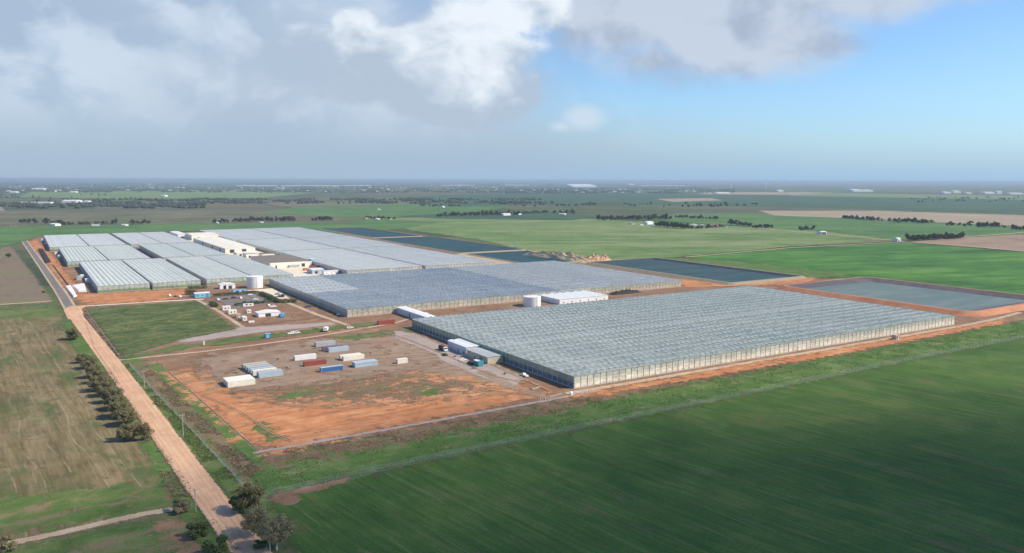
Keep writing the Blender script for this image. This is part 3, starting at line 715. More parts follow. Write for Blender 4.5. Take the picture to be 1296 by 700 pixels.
ax, ay = G(434.9, 457.5); container(0, 0, 12.2, 'rear cream container of the cream pair', m_cream, roof=m_cream, at=(ax-.5, ay+3.6))
container(449.7, 466, 13, 'pale blue cabin with a row of dark vents, right front of the yard', m_lblue, W=5.2, vents=True, doors=False, name='portable_building', cat='portable building', group='portable buildings')
container(503.4, 461, 6.1, 'short cream container alone at the right of the yard', m_cream, H=2.6)
container(479, 412, 12.2, 'weathered red container near the corner of the middle greenhouse', m_red, H=3.)
container(318.8-7, 398, 3, 'small white cube cabin beside the grey gable shed', m_white, at=G(313, 397), H=2.8, name='portable_building', cat='portable building', doors=False, window=True, group='portable buildings')
container(0, 0, 6, 'white cabin at the top of the short diagonal row', m_white, at=G(282, 393), W=4, H=3, name='portable_building', cat='portable building', doors=False, window=True, group='portable buildings')
container(0, 0, 6, 'pale cream cabin, second in the short diagonal row', m_cream, at=G(289.5, 398), W=4, H=3, name='portable_building', cat='portable building', doors=False, window=True, group='portable buildings')
container(0, 0, 3, 'small beige cabin, third in the short diagonal row', m_beige, at=G(299.5, 402.5), W=3, H=2.6, name='portable_building', cat='portable building', doors=False, window=True, group='portable buildings')
container(0, 0, 3, 'white cabin with dark side at the bottom of the diagonal row', m_white, at=G(307.5, 406.5), W=6, H=2.8, name='portable_building', cat='portable building', doors=False, window=True, group='portable buildings')
container(0, 0, 4, 'low white box on the grass below the diagonal row', m_white, at=G(315, 409), W=2, H=1.2, name='storage_box', cat='box', doors=False, group='storage boxes')
container(0, 0, 12, 'long pale blue cabin beyond the car park hedge', m_sky, at=G(295, 371.5), H=3, name='portable_building', cat='portable building', doors=False, window=True, group='portable buildings')
container(0, 0, 8, 'long low white cabin beside the dark hedge', m_white, at=G(308, 388.5), H=2.2, name='portable_building', cat='portable building', doors=False, window=True, group='portable buildings')

def shed(x0, x1, y0, y1, h, ridge, label, wall, roof, axis='x', door=None, bays=1, name='shed', cat='shed', group=None, windows=0, trim=None):
    root = empty(name, (x0, y0, 0), label=label, cat=cat, group=group)
    Lx, Ly = x1-x0, y1-y0
    MB().box(0, Lx, 0, Ly, 0, h).obj('wall', wall, root)
    rb = MB(); ov = .25
    if axis == 'x':
        w = Ly/bays
        for k in range(bays):
            a = k*w; rb.prism([(a-(ov if k == 0 else 0), h+.01), (a+w+(ov if k == bays-1 else 0), h+.01), (a+w+(ov if k == bays-1 else 0), h+.1), (a+w/2, h+ridge+.1), (a-(ov if k == 0 else 0), h+.1)], -ov, Lx+ov, 'x')
    else:
        w = Lx/bays
        for k in range(bays):
            a = k*w; rb.prism([(a-(ov if k == 0 else 0), h+.01), (a+w+(ov if k == bays-1 else 0), h+.01), (a+w+(ov if k == bays-1 else 0), h+.1), (a+w/2, h+ridge+.1), (a-(ov if k == 0 else 0), h+.1)], -ov, Ly+ov, 'y')
    rb.obj('roof', roof, root)
    for d in (door or []):   # (side, offset, width, height)
        sd, o, w, hh = d
        if sd == 'front': MB().box(o, o+w, -.06, -.004, .02, hh).obj('door', trim or m_dark, root)
        else: MB().box(-.06, -.004, o, o+w, .02, hh).obj('door', trim or m_dark, root)
    for k in range(windows):
        a = Lx*(k+.5)/windows; MB().box(a-.5, a+.5, -.05, -.004, 1.1, 2.0).obj('window', m_glass, root)
    return root
m_ribw = solid('white_ribbed_steel', (.80, .81, .80), .4, var=.05)
m_lilac = solid('pale_grey_cladding', (.60, .60, .64), .5, var=.05)
shed(238.5, 246, 486, 545.5, 4.4, .5, 'long pale covered walkway linking the two big greenhouses', m_lilac, m_ribw, 'y', door=[('side', 4, 1.6, 2.8), ('side', 36, 1.6, 2.8)], name='covered_walkway', cat='walkway')
shed(246.5, 249.5, 515, 518.5, 3.4, .2, 'small white plant box beside the covered walkway', m_white, m_white, 'x', name='plant_box', cat='box')
shed(213.6, 222.6, 391, 414, 4.6, .55, 'white twin ridged plant room against the nearest greenhouse side', m_lilac, m_ribw, 'y', bays=2, door=[('side', 2.5, 1, 2.1), ('side', 9.5, 1, 2.1)], name='plant_room', cat='building')
shed(212.6, 222.6, 365, 388.5, 4.0, .35, 'beige shed with brown side between white plant room and red earth', m_beige, m_grey, 'y', door=[('side', 6, 3, 3), ('side', 14, 1, 2.1)], name='shed', trim=m_brown)
shed(368, 418, 516, 545, 4.0, .9, 'wide white ribbed roof shed behind the nearest greenhouse', m_ribw, m_ribw, 'y', bays=6, windows=6)
x_, y_ = G(329, 402); shed(x_-1, x_+15, y_, y_+10, 3.0, 1.0, 'grey gable shed with a pale end beside the small white cube cabin', m_white, m_ribw, 'y', door=[('front', 5, 4, 2.6)], name='shed')
x_, y_ = G(318, 402)
# centre packing buildings
shed(236, 276, 1112, 1340, 6.4, .9, 'very long cream packing shed between the greenhouse rows', m_cream, m_cream, 'y', door=[('front', 6, 6, 5), ('front', 22, 6, 5), ('side', 30, 6, 5), ('side', 80, 6, 5), ('side', 150, 6, 5)], name='packing_shed', cat='building')
shed(240, 282, 1376, 1440, 8.5, .9, 'tall cream shed behind the long packing shed', m_cream, m_cream, 'x', door=[('front', 8, 6, 5), ('front', 26, 6, 5)], name='packing_shed', cat='building')
shed(226, 240, 1420, 1500, 8, .8, 'white shed beside the tall cream shed', m_white, m_white, 'y', door=[('front', 4, 5, 4)], name='packing_shed', cat='building')
shed(238, 286, 896, 985, 6.5, .3, 'dark roofed boiler building with a long cream front wall', m_cream, solid('brown_roof', (.20, .165, .13), .7), 'y', door=[('front', 36, 4, 4), ('front', 6, 2, 3)], name='boiler_house', cat='building')
shed(286, 290.5, 898, 906, 8, .3, 'small blue fronted tower at the end of the boiler building', m_sky, m_white, 'y', name='plant_tower', cat='building')
for (xa, xb, ya, yb, h_, lab, mm) in [(244, 258, 1030, 1050, 5, 'low dark roofed plant building left of the pale pipes', m_grey), (262, 278, 1022, 1040, 5, 'dark roofed plant building nearest the boiler building', m_brown), (240, 256, 1062, 1082, 4, 'pale flat plant building before the long packing shed', m_cream)]:
    shed(xa, xb, ya, yb, h_, .5, lab, m_cream, mm, 'x', door=[('front', 3, 3, 3)], name='plant_building', cat='building')
shed(262, 275, 820, 838, 4.5, .6, 'pale green shed beside orange machinery in the stacked goods yard', m_lblue, m_white, 'x', door=[('front', 3, 3, 3)])
x_, y_ = G(409, 346); shed(284-14, 286, 806, 812, 4, .4, 'long white low shed in front of the pale greenhouse row', m_white, m_white, 'x', windows=3)
for k, (px, py, c, lab) in enumerate([(384, 343, m_orangep, 'orange container on the limestone yard, left one of two'), (392, 340, m_red, 'red container behind the orange one on the limestone yard'), (398, 346, m_teal, 'teal container beside the pale green shed'), (420, 347, m_red, 'red container at the right edge of the limestone yard'), (366, 339, m_grey, 'grey container in front of the long cream wall')]):
    container(px, py, 12.2, lab, c, H=2.9, group='containers on the limestone yard', name='shipping_container')
# gatehouse with the blue panels
x_, y_ = G(247, 377)
shed(x_, x_+12, y_, y_+8, 3.4, .5, 'white gatehouse with bright blue front panels beside the paddock corner', m_sky, m_white, 'x', door=[('front', 8.5, 2.5, 2.8)], windows=3, name='gatehouse', cat='building', trim=m_bblue)
x_, y_ = G(275, 366); shed(x_+2, x_+12, y_-2, y_+6, 4, 1.2, 'white arched store beside the round tank hedge', m_white, m_white, 'y', door=[('front', 3, 3.4, 3)], name='shed')
x_, y_ = G(290, 366); shed(x_-2, x_+6, y_+2, y_+10, 4, 1.0, 'second white store left of the round tank', m_white, m_white, 'y', door=[('front', 2, 3, 3)], name='shed')
x_, y_ = G(1134, 430.5)
container(0, 0, 4.2, 'small beige kiosk on the red earth below the nearest greenhouse front', m_beige, at=(x_, y_), W=3, H=3, name='kiosk', cat='kiosk', doors=False, window=True, group='portable buildings')
x_, y_ = G(1136, 306); shed(x_, x_+9, y_, y_+8, 5, 1.5, 'white farm hut where the pale tracks meet', m_white, m_white, 'x', door=[('front', 2, 3, 3)], name='farm_hut', cat='hut')
x_, y_ = G(1040, 297); shed(x_, x_+14, y_, y_+12, 5, 1.2, 'lone dark fronted farm shed with white end beside the pale track', m_white, m_white, 'x', door=[('front', .5, 12, 4.4)], name='farm_shed', cat='shed')

# tanks
def tank(x, y, r, h, label):
    root = empty('water_tank', (x, y, 0), label=label, cat='tank')
    MB().lathe([(r, 0), (r, h)], 40).obj('wall', m_white, root, smooth=True)
    MB().lathe([(r+.12, h-.05), (r+.12, h+.06), (r*.5, h+.45), (.01, h+.7)], 40).obj('roof', m_white, root)
    b = MB()
    for k in range(1, 6): z = h*k/6; b.lathe([(r+.005, z-.06), (r+.07, z-.05), (r+.07, z+.05), (r+.005, z+.06)], 40)
    b.obj('hoop', m_lilac, root)
    b = MB()
    for s in (-.25, .25): b.tube((s, -r-.2, 0), (s, -r-.2, h+.8), .04)
    for k in range(int(h/.4)): b.tube((-.25, -r-.2, .3+k*.4), (.25, -r-.2, .3+k*.4), .02, seg=4)
    b.obj('ladder', m_steel, root); return root
x_, y_ = G(325, 365); tank(x_, y_+7, 7.3, 10.5, 'tall white round tank behind the car park hedge')
x_, y_ = G(679.5, 388.5); tank(x_, y_+7, 7.0, 7.6, 'squat white round tank between the two big greenhouses')

# ------------------------------------------------------------------ vehicles
def car(x, y, rz, paint, label, kind='sedan', group='parked vehicles'):
    root = empty('parked_car' if kind != 'ute' else 'ute', (x, y, 0), rz, label=label, cat='car' if kind != 'ute' else 'ute', group=group)
    L = 4.6 if kind != 'ute' else 5.3
    if kind == 'sedan': prof = [(-2.3, .35), (2.3, .35), (2.3, .75), (1.3, .95), (.75, 1.42), (-1.1, 1.45), (-1.75, 1.0), (-2.3, .92)]
    elif kind == 'wagon': prof = [(-2.3, .4), (2.3, .4), (2.3, .95), (1.4, 1.1), (.9, 1.72), (-2.0, 1.74), (-2.3, 1.1)]
    else: prof = [(-2.65, .45), (2.65, .45), (2.65, .95), (1.7, 1.1), (1.2, 1.72), (-.3, 1.74), (-.45, 1.15), (-2.65, 1.1)]
    MB().prism([(u, z) for u, z in prof], -.88, .88, 'x').v
    b = MB(); n = len(prof)
    for s in (-.88, .88):
        for (u, z) in prof: b.v.append((u, s*(1 if z < 1.2 else .82), z))
    for i in range(n):
        j = (i+1) % n; b.f.append((i, n+i, n+j, j)); b.mi.append(0)
    b.f.append(tuple(range(n))); b.f.append(tuple(range(n, 2*n))[::-1]); b.mi += [0, 0]
    b.obj('body', paint, root)
    w = MB(); zt = max(z for u, z in prof)
    fa = 1.0 if kind == 'sedan' else 1.15; bk = {'sedan': -1.3, 'wagon': -1.95, 'ute': -.25}[kind]
    for s in (-1, 1): w.box(bk+.15, fa-.35, s*.80-.06 if s < 0 else .80-.02, s*.80+.02 if s < 0 else .80+.06, 1.05, zt-.12)
    w.box(fa-.15, fa+.12, -.68, .68, 1.02, zt-.12)
    w.obj('window', m_glass, root)
    for sx in (-1, 1):
        for sy in (-1, 1):
            MB().tube((sx*L*.31, sy*.92, .33), (sx*L*.31, sy*.70, .33), .33, seg=12).obj('wheel', m_tyre, root)
    return root
def truck(x, y, rz, cabm, bedm, label, load=True):
    root = empty('truck', (x, y, 0), rz, label=label, cat='truck', group='trucks on the site')
    MB().prism([(2.0, .6), (4.0, .6), (4.0, 1.6), (3.7, 2.7), (2.0, 2.8)], -1.15, 1.15, 'x')
    b = MB(); b.box(2.0, 3.9, -1.15, 1.15, .6, 1.7); b.box(2.0, 3.7, -1.1, 1.1, 1.7, 2.75); b.obj('cab', cabm, root)
    MB().box(3.68, 3.78, -.95, .95, 1.75, 2.5).obj('windscreen', m_glass, root)
    MB().box(-4.2, 2.0, -.9, .9, .6, .85).obj('chassis', m_dark, root)
    b = MB(); b.box(-4.2, 1.8, -1.2, 1.2, .9, 1.1)
    if load: b.box(-4.1, 1.7, -1.18, 1.18, 1.1, 2.9)
    else:
        for s in (-1.2, 1.12): b.box(-4.2, 1.8, s, s+.08, 1.1, 1.7)
    b.obj('tray', bedm, root)
    for sx in (-3.2, -2.1, 2.9):
        for sy in (-1, 1): MB().tube((sx, sy*1.15, .5), (sx, sy*.85, .5), .5, seg=12).obj('wheel', m_tyre, root)
    return root
p_w, p_s, p_k, p_r, p_b = m_white, m_steel, m_dark, solid('red_car_paint', (.35, .03, .03), .3), solid('blue_car_paint', (.04, .08, .25), .3)
cars = [(276,380,p_w,'white sedan at the left of the car park','sedan'),(285.5,379.3,p_k,'black sedan parked third from the hedge end','sedan'),(296,378,p_k,'black wagon in the middle of the car park','wagon'),(304.5,378,p_w,'white wagon in the middle of the car park','wagon'),(310,382.8,p_k,'dark sedan near the second hedge','sedan'),(317,373.8,p_w,'white sedan close to the long hedge','sedan'),(320.5,376,p_s,'silver wagon at the right of the car park','wagon'),(324,379.6,p_w,'white sedan right of the silver wagon','sedan'),(327,382,p_s,'silver sedan close to the right hedge','sedan'),(338,379,p_b,'dark blue sedan beside the diagonal hedge','sedan'),(340,387.2,p_w,'white sedan below the dark hedge','sedan'),(345.5,389,p_w,'white ute below the dark hedge','ute'),(563,450.3,p_k,'dark grey sedan near the white plant room','sedan'),(586,456.8,p_w,'white sedan on the gravel apron','sedan'),(595.5,461,p_k,'black wagon on the gravel apron','wagon'),(663.5,476.5,p_w,'small white ute beside the greenhouse side wall','ute'),(369,423,p_w,'white ute on the grassy strip above the yard','ute'),(375.5,422.3,p_w,'white wagon behind a ute on the grassy strip','wagon'),(443,416,p_w,'white wagon at the right end of the grassy strip','wagon'),(390,389,p_b,'blue wagon in the shade of the middle greenhouse side','wagon'),(352,373,p_k,'dark ute by the pale roofed greenhouse corner','ute'),(215,375,p_w,'white ute on the service road in front of the left greenhouses','ute'),(222,376,p_k,'dark sedan behind a ute on the service road','sedan'),(228,376,p_w,'white sedan second on the service road','sedan'),(234,375.6,p_s,'silver sedan close to the gatehouse','sedan'),(430,399,p_w,'white sedan at the foot of the middle greenhouse corner','sedan')]
rr = random.Random(3)
for px, py, c, lab, kd in cars:
    x_, y_ = G(px, py); car(x_, y_, R(rr.choice([90, 92, 88, 2, -3])), c, lab, kd)
x_, y_ = G(561, 444); truck(x_, y_, R(-90), m_white, m_dark, 'white cab truck with dark tray beside the white plant room')
x_, y_ = G(413, 419); truck(x_, y_, R(60), m_dark, m_white, 'white bodied truck with dark cab on the grassy strip')
x_, y_ = G(356, 376); truck(x_, y_, R(-80), m_dark, m_white, 'white topped truck beside the pale roofed greenhouse wall')
x_, y_ = G(606, 465)
root = empty('skip_bin', (x_, y_, 0), R(0), label='teal skip bin with white lid in front of the beige shed', cat='skip bin')
b = MB(); b.prism([(0, 0), (2.6, 0), (3.2, 3.0), (-.5, 3.0)], 0, 5.5, 'y'); b.obj('body', m_teal, root); MB().box(-.5, 1.8, 2, 5.4, 3.01, 3.2).obj('lid', m_white, root)
x_, y_ = G(336, 428.3)
root = empty('portable_toilet', (x_, y_, 0), label='bright blue cabin standing alone beside the grassy strip', cat='cabin')
MB().box(0, 3.2, 0, 2.6, .1, 2.7).obj('body', m_bblue, root); MB().prism([(-.1, 2.71), (2.7, 2.71), (1.3, 3.0)], -.1, 3.3, 'x').obj('roof', m_sky, root); MB().box(1, 1.9, -.06, -.003, .15, 2.2).obj('door', m_lblue, root)
x_, y_ = G(355, 402.5)
root = empty('machinery', (x_, y_, 0), label='bright blue machine on red earth right of the grey gable shed', cat='machine')
MB().prism([(0, .6), (5, .6), (5, 1.6), (3.4, 2.6), (.8, 2.4), (0, 1.6)], 0, 3, 'x').obj('body', m_bblue, root); MB().box(1, 3, .5, 2.2, 2.5, 3.4).obj('cab', m_sky, root)
for sx in (1, 4): MB().tube((.2, sx*.9, .6), (3.0, sx*.9, .6), .6, seg=12).obj('wheel', m_tyre, root)
x_, y_ = G(258, 437)
b = MB().tube((0, 0, 0), (0, 0, 2.2), .45, seg=10); b.tube((0, 0, 2.2), (0, 0, 2.6), .5, .1, seg=10); o = b.obj('marker_post', m_white); o.location = (x_, y_, 0); tag(o, 'stout white marker post on the grass left of the blue cabin', 'post')
for k, (px, lab) in enumerate([(684, 'leftmost'), (687, 'middle'), (690, 'rightmost')]):
    x_, y_ = G(px, 507); b = MB().tube((0, 0, 0), (0, 0, 1.1), .16, seg=8); b.lathe([(.2, 1.1), (.2, 1.2), (.02, 1.3)], 8); o = b.obj('bollard', m_white); o.location = (x_, y_, 0); tag(o, lab+' of three white bollards near the nearest greenhouse corner', 'bollard', 'white bollards')
x_, y_ = G(723, 500); b = MB().box(-.5, .5, -.5, .5, 0, 1.2); b.prism([(-.6, 1.21), (.6, 1.21), (0, 1.7)], -.6, .6, 'x'); o = b.obj('valve_box', m_white); o.location = (x_, y_, 0); tag(o, 'white valve box at the nearest greenhouse corner', 'box')

# small goods on the works ground
def pallets(px, py, n, label, mat=None, L=1.2):
    x, y = G(px, py); b = MB(); rnd = random.Random(int(px))
    for k in range(n):
        z = k*.16
        for q in range(5): b.box(-L/2, L/2, -.6+q*.26, -.6+q*.26+.18, z+.1, z+.13)
        for q in (-.55, 0, .45): b.box(-L/2+.02, L/2-.02, q, q+.1, z, z+.099)
    o = b.obj('pallet_stack' if L < 2 else 'plank_pile', mat or m_wood); o.location = (x, y, .1); o.rotation_euler = (0, 0, rnd.uniform(0, 3)); tag(o, label, 'pallets' if L < 2 else 'planks', 'goods lying on the works ground')
for px, py, n, lab, L in [(678, 492, 2, 'pale plank pile on the track near the nearest greenhouse corner', 6), (703, 501, 2, 'long pale plank pile at the foot of the nearest greenhouse corner', 8), (600, 467, 7, 'pallet stack beside the teal skip bin', 1.2), (576, 452, 6, 'pallet stack near the white plant room wall', 1.2), (640, 474, 8, 'pallet stack at the end of the gravel apron', 1.2), (352, 455, 6, 'pallet stack at the back of the yard behind the white container', 1.2), (364, 466, 5, 'pallet stack left of the rust red container', 1.2), (475, 470, 6, 'pallet stack right of the pale blue cabin with vents', 1.2), (470, 447, 5, 'pallet stack behind the cream container pair', 1.2), (341, 404, 5, 'pallet stack by the grey gable shed', 1.2), (372, 401, 6, 'pallet stack right of the bright blue machine', 1.2), (560, 413, 3, 'plank pile beside the covered walkway', 5), (300, 472, 5, 'pallet stack left of the tight container row', 1.2)]: pallets(px, py, n, lab, L=L)

# clutter left of the greenhouse cluster
def drape(pts, h, name, label, mat, cat):
    cx = sum(p[0] for p in pts)/len(pts); cy = sum(p[1] for p in pts)/len(pts)
    o, i = inset([(p[0]-cx, p[1]-cy) for p in pts], .8); n = len(o); mb = MB()
    mb.v = [(x, y, 0) for x, y in o]+[(x, y, h*(.8+.3*((k*37) % 7)/7)) for k, (x, y) in enumerate(i)]
    for k in range(n):
        j = (k+1) % n; mb.f.append((k, j, n+j, n+k)); mb.mi.append(0)
    for tr in tessellate_polygon([[Vector((x, y, 0)) for x, y in i]]):
        mb.f.append(tuple(n+q for q in tr)); mb.mi.append(0)
    ob = mb.obj(name, mat); ob.location = (cx, cy, .2); tag(ob, label, cat)
drape(P((82,364),(90,362),(98,375),(93,377)), 1.2, 'tarpaulin', 'white sheeting strip beside the sealed road junction', m_tarp, 'tarpaulin')
drape(P((91,363),(107,360),(110,370),(99,370)), 1.4, 'tarpaulin', 'broad white sheeting heap in front of the left greenhouse corner', m_tarp, 'tarpaulin')
drape(P((48,316),(55,316),(65,332),(58,334)), 1.5, 'tarpaulin', 'black sheeting strip beside the sealed road', m_black, 'tarpaulin')
drape(P((66,336),(68,336),(98,374),(95,375)), .9, 'pipe_stack', 'long dark pipe bundle beside the white sheeting', m_dark, 'pipes')
rr = random.Random(12)
labs = ['white tank on the verge beside the left greenhouse front corner', 'white cabin halfway along the left greenhouse side', 'grey crate pile beside the left greenhouse side', 'white pallet stack beside the second row greenhouse', 'white cabin beside the second row greenhouse corner', 'white box near the back row greenhouse wall', 'grey box farther along the back row greenhouse wall', 'white box at the far left greenhouse corner']
for k, ((px, py), lab) in enumerate(zip([(104,352),(111,357),(100,354),(75,326),(71,322),(58,309),(62,312),(54,305)], labs)):
    x_, y_ = G(px, py); s = rr.uniform(3, 5)
    b = MB().box(-s/2, s/2, -s, s, 0, 3); b.prism([(-s/2-.1, 3.01), (s/2+.1, 3.01), (0, 3.7)], -s-.1, s+.1, 'y'); o = b.obj('storage_cabin', m_white if 'white' in lab else m_grey); o.location = (x_, y_, 0); tag(o, lab, 'cabin', 'cabins along the left greenhouse side')

# ------------------------------------------------------------------ poles and fences
def power_pole(px, py, h, label):
    x, y = G(px, py); root = empty('power_pole', (x, y, 0), R(3), label=label, cat='pole')
    MB().tube((0, 0, 0), (0, 0, h), .17, .12, seg=8).obj('pole', m_wood, root)
    MB().box(-1.0, 1.0, -.06, .06, h-.7, h-.55).obj('crossarm', m_wood, root)
    b = MB()
    for k in (-.9, 0, .9): b.tube((k, 0, h-.55), (k, 0, h-.3), .07, seg=6)
    b.obj('insulator', m_white, root)
power_pole(183, 492, 9, 'timber power pole on the grass verge opposite the tree row')
power_pole(232, 552.5, 9.2, 'timber power pole on the verge right of the dirt road midway')
power_pole(248, 648.5, 7.6, 'timber power pole left of the dirt road near the shrubs')
power_pole(342, 704, 7.6, 'timber power pole beside the pale gum at the bottom of the photo')
m_mesh, t_, b_ = newmat('chain_link'); b_.inputs['Base Color'].default_value = (.48, .52, .48, 1); b_.inputs['Alpha'].default_value = .08; b_.inputs['Roughness'].default_value = .5
def fence(line, label, step=4., h=2.1, mesh=True, name='fence', pm=None):
    root = empty(name, (line[0][0], line[0][1], 0), label=label, cat='fence'); ox, oy = line[0]
    posts = []
    for i in range(len(line)-1):
        a = Vector(line[i]); b = Vector(line[i+1]); n = max(1, int((b-a).length/step))
        posts += [a.lerp(b, k/n) for k in range(n)]
    posts.append(Vector(line[-1])); sh = None
    pm = pm or m_steel
    me = MB().tube((0, 0, 0), (0, 0, h+.1), .06, seg=5).mesh('post', pm)
    for k, p in enumerate(posts[:100]):
        o = bpy.data.objects.new('post', me); COL.objects.link(o); o.parent = root; o.location = (p.x-ox, p.y-oy, 0)
    if len(posts) > 100:
        mb = MB()
        for p in posts[100:]: mb.tube((p.x-ox, p.y-oy, 0), (p.x-ox, p.y-oy, h+.1), .06, seg=4)
        mb.obj('post', pm, root)['kind'] = 'stuff'
    w = MB()
    for a, b in zip(posts, posts[1:]):
        for z in ((.1, h*.5, h) if mesh else (.3, .6, .9, 1.15)): w.tube((a.x-ox, a.y-oy, z), (b.x-ox, b.y-oy, z), .022, seg=3, cap=False)
    w.obj('wire', m_steel, root)
    if mesh:
        w = MB()
        for a, b in zip(posts, posts[1:]): w.quad((a.x-ox, a.y-oy, .02), (b.x-ox, b.y-oy, .02), (b.x-ox, b.y-oy, h), (a.x-ox, a.y-oy, h))
        w.obj('wire_mesh', m_mesh, root)
    return root
fence([(60, 244.5), (106, 247.5), (400, 251), (900, 249), (1300, 246)], 'long pale wire mesh fence along the edge of the green crop field')
fence([(46.6, 466), (57.2, 262)], 'mesh fence along the drain right of the dirt road', step=5, h=1.6)
fence([(44, 488), (39.5, 686)], 'wire fence between the road and the square green paddock', step=6, h=1.2, mesh=False, pm=m_wood)
fence([(43, 485), (60, 494)], 'short wire fence at the near corner of the green paddock', step=4, h=1.2, mesh=False, pm=m_wood)
fence([(36, 620), (34, 520), (38.4, 380), (41.5, 250), (43, 200)], 'sparse timber post fence left of the dirt road', step=8, h=1.2, mesh=False, pm=m_wood)

# ------------------------------------------------------------------ trees
def leafmat(name, c0, c1, rough=.7):
    m, t, b = newmat(name)
    g = t.new('ShaderNodeNewGeometry'); n = t.noise(t.new('ShaderNodeTexCoord').outputs['Object'], .45, 3, .6)
    f = t.math('ADD', t.math('MULTIPLY', g.outputs['Random Per Island'], .55), t.math('MULTIPLY', t.math('SUBTRACT', n, .3), 1.1), clamp=True)
    c = t.mix(f, c0, c1); t.put(b.inputs['Base Color'], c); b.inputs['Roughness'].default_value = rough; b.inputs['Specular IOR Level'].default_value = .2
    tr = t.new('ShaderNodeBsdfTranslucent'); t.put(tr.inputs[0], c); mx = t.new('ShaderNodeMixShader'); mx.inputs[0].default_value = .38
    t.l.new(b.outputs[0], mx.inputs[1]); t.l.new(tr.outputs[0], mx.inputs[2]); t.l.new(mx.outputs[0], t.n['Material Output'].inputs[0])
    return m
m_bark = solid('grey_brown_bark', (.17, .14, .11), .9, var=.3, vs=2)
m_palebark = solid('pale_gum_bark', (.42, .38, .32), .8, var=.3, vs=1.5)
l_olive = leafmat('olive_leaves', (.14, .14, .065), (.31, .275, .145)); l_dark = leafmat('dark_leaves', (.065, .10, .035), (.17, .21, .08))
l_grey = leafmat('grey_gum_leaves', (.20, .17, .09), (.42, .35, .20)); l_far = leafmat('far_leaves', (.045, .055, .032), (.12, .125, .07))
l_bronze = leafmat('bronze_leaves', (.14, .115, .05), (.30, .24, .11))
def tree_proto(seed, h, rad, lobes, leaves, lsize, leafm, barkm, cb=.25, flat=.75, limbs=5, name='tree', sparse=1.):
    rnd = random.Random(seed); tr = MB(); cr = MB()
    th = h*cb+h*.18; tr.tube((0, 0, -.2), (rnd.uniform(-.2, .2), rnd.uniform(-.2, .2), th), h*.035, h*.022, seg=7)
    cz = h*(cb+1)/2; cs = []
    for k in range(lobes):
        a = rnd.uniform(0, 6.283); q = rnd.random()**.5; z = rnd.uniform(-1, 1)
        rr_ = rad*math.sqrt(max(0, 1-z*z*.8))*q*.78
        c = Vector((math.cos(a)*rr_, math.sin(a)*rr_, cz+z*(h*(1-cb)/2)*.72)); cs.append((c, rad*rnd.uniform(.24, .42)*(1-.25*abs(z))))
    for k in range(limbs):
        c, r_ = cs[k]; p0 = Vector((0, 0, th*rnd.uniform(.6, 1))); mid = p0.lerp(c, .5)+Vector((rnd.uniform(-.4, .4), rnd.uniform(-.4, .4), .2))
        tr.tube(p0, mid, h*.018, h*.012, seg=5); tr.tube(mid, c, h*.012, h*.004, seg=4)
        for j in range(3):
            d = Vector((rnd.gauss(0, 1), rnd.gauss(0, 1), rnd.gauss(.3, .8))).normalized()*r_; tr.tube(c, c+d, h*.005, h*.002, seg=3)
    for (c, r_) in cs:
        for k in range(int(leaves/lobes)):
            d = Vector((rnd.gauss(0, 1), rnd.gauss(0, 1), rnd.gauss(0, 1))).normalized()
            rr_ = r_*(rnd.uniform(.25, 1)**.5)*rnd.uniform(.8, 1.18); p = c+Vector((d.x*rr_, d.y*rr_, d.z*rr_*flat))
            if p.z < .15: p.z = rnd.uniform(.15, .5)
            nrm = (d+Vector((rnd.gauss(0, .5), rnd.gauss(0, .5), rnd.gauss(.4, .5)))).normalized(); a = nrm.orthogonal().normalized(); b = nrm.cross(a)
            an = rnd.uniform(0, 6.28); a, b = a*math.cos(an)+b*math.sin(an), b*math.cos(an)-a*math.sin(an); s = lsize*rnd.uniform(.6, 1.3)
            cr.quad(tuple(p-a*s-b*s*.45), tuple(p+a*s*.2-b*s*.7), tuple(p+a*s+b*s*.4), tuple(p-a*s*.3+b*s*.7))
    root = empty(name, (0, 0, 0), cat='tree'); tr.obj('trunk', barkm, root); cr.obj('crown', leafm, root); return root
near_protos = {
 'bushy': tree_proto(1, 7.0, 5.0, 26, 6500, .26, l_olive, m_bark, cb=.08, name='bushy_tree'),
 'bushy2': tree_proto(2, 6.5, 5.4, 22, 6500, .26, l_olive, m_bark, cb=.06, name='bushy_tree'),
 'dark': tree_proto(3, 6.0, 4.2, 20, 5000, .25, l_dark, m_bark, cb=.08, name='shrub_tree'),
 'gum': tree_proto(4, 9.5, 6.0, 24, 4600, .24, l_grey, m_palebark, cb=.22, limbs=12, name='gum_tree'),
 'gum2': tree_proto(5, 8.5, 5.2, 18, 3200, .24, l_bronze, m_palebark, cb=.2, limbs=10, name='gum_tree'),
 'shrub': tree_proto(6, 2.8, 2.4, 12, 2400, .17, l_dark, m_bark, cb=.03, limbs=4, name='shrub'),
 'shrubg': tree_proto(7, 2.8, 2.3, 12, 2200, .16, l_grey, m_bark, cb=.03, limbs=4, name='shrub')}
used = set()
def put_tree(kind, px, py, s, label, group='roadside trees', cat='tree', rz=None):
    x, y = G(px, py); pr_ = near_protos[kind]; rz = random.uniform(0, 6.28) if rz is None else rz
    if kind not in used:
        used.add(kind); pr_.location = (x, y, 0); pr_.rotation_euler = (0, 0, rz); sc = s if isinstance(s, tuple) else (s, s, s); pr_.scale = sc; return tag(pr_, label, cat, group)
    return dup(pr_, (x, y, 0), rz, s, label, cat, group)
put_tree('bushy', 92, 430, 1.1, 'lone round olive tree on the left of the dirt road, beyond the tree row')
put_tree('bushy2', 112, 466, .95, 'first and farthest bushy tree of the roadside row')
put_tree('bushy', 119, 478, 1.0, 'second bushy tree of the roadside row counted from the far end')
put_tree('bushy2', 129, 494, 1.1, 'third bushy tree of the roadside row counted from the far end')
put_tree('bushy', 141, 510, 1.05, 'fourth bushy tree of the roadside row counted from the far end')
put_tree('bushy2', 149, 529, 1.15, 'fifth and widest bushy tree of the roadside row')
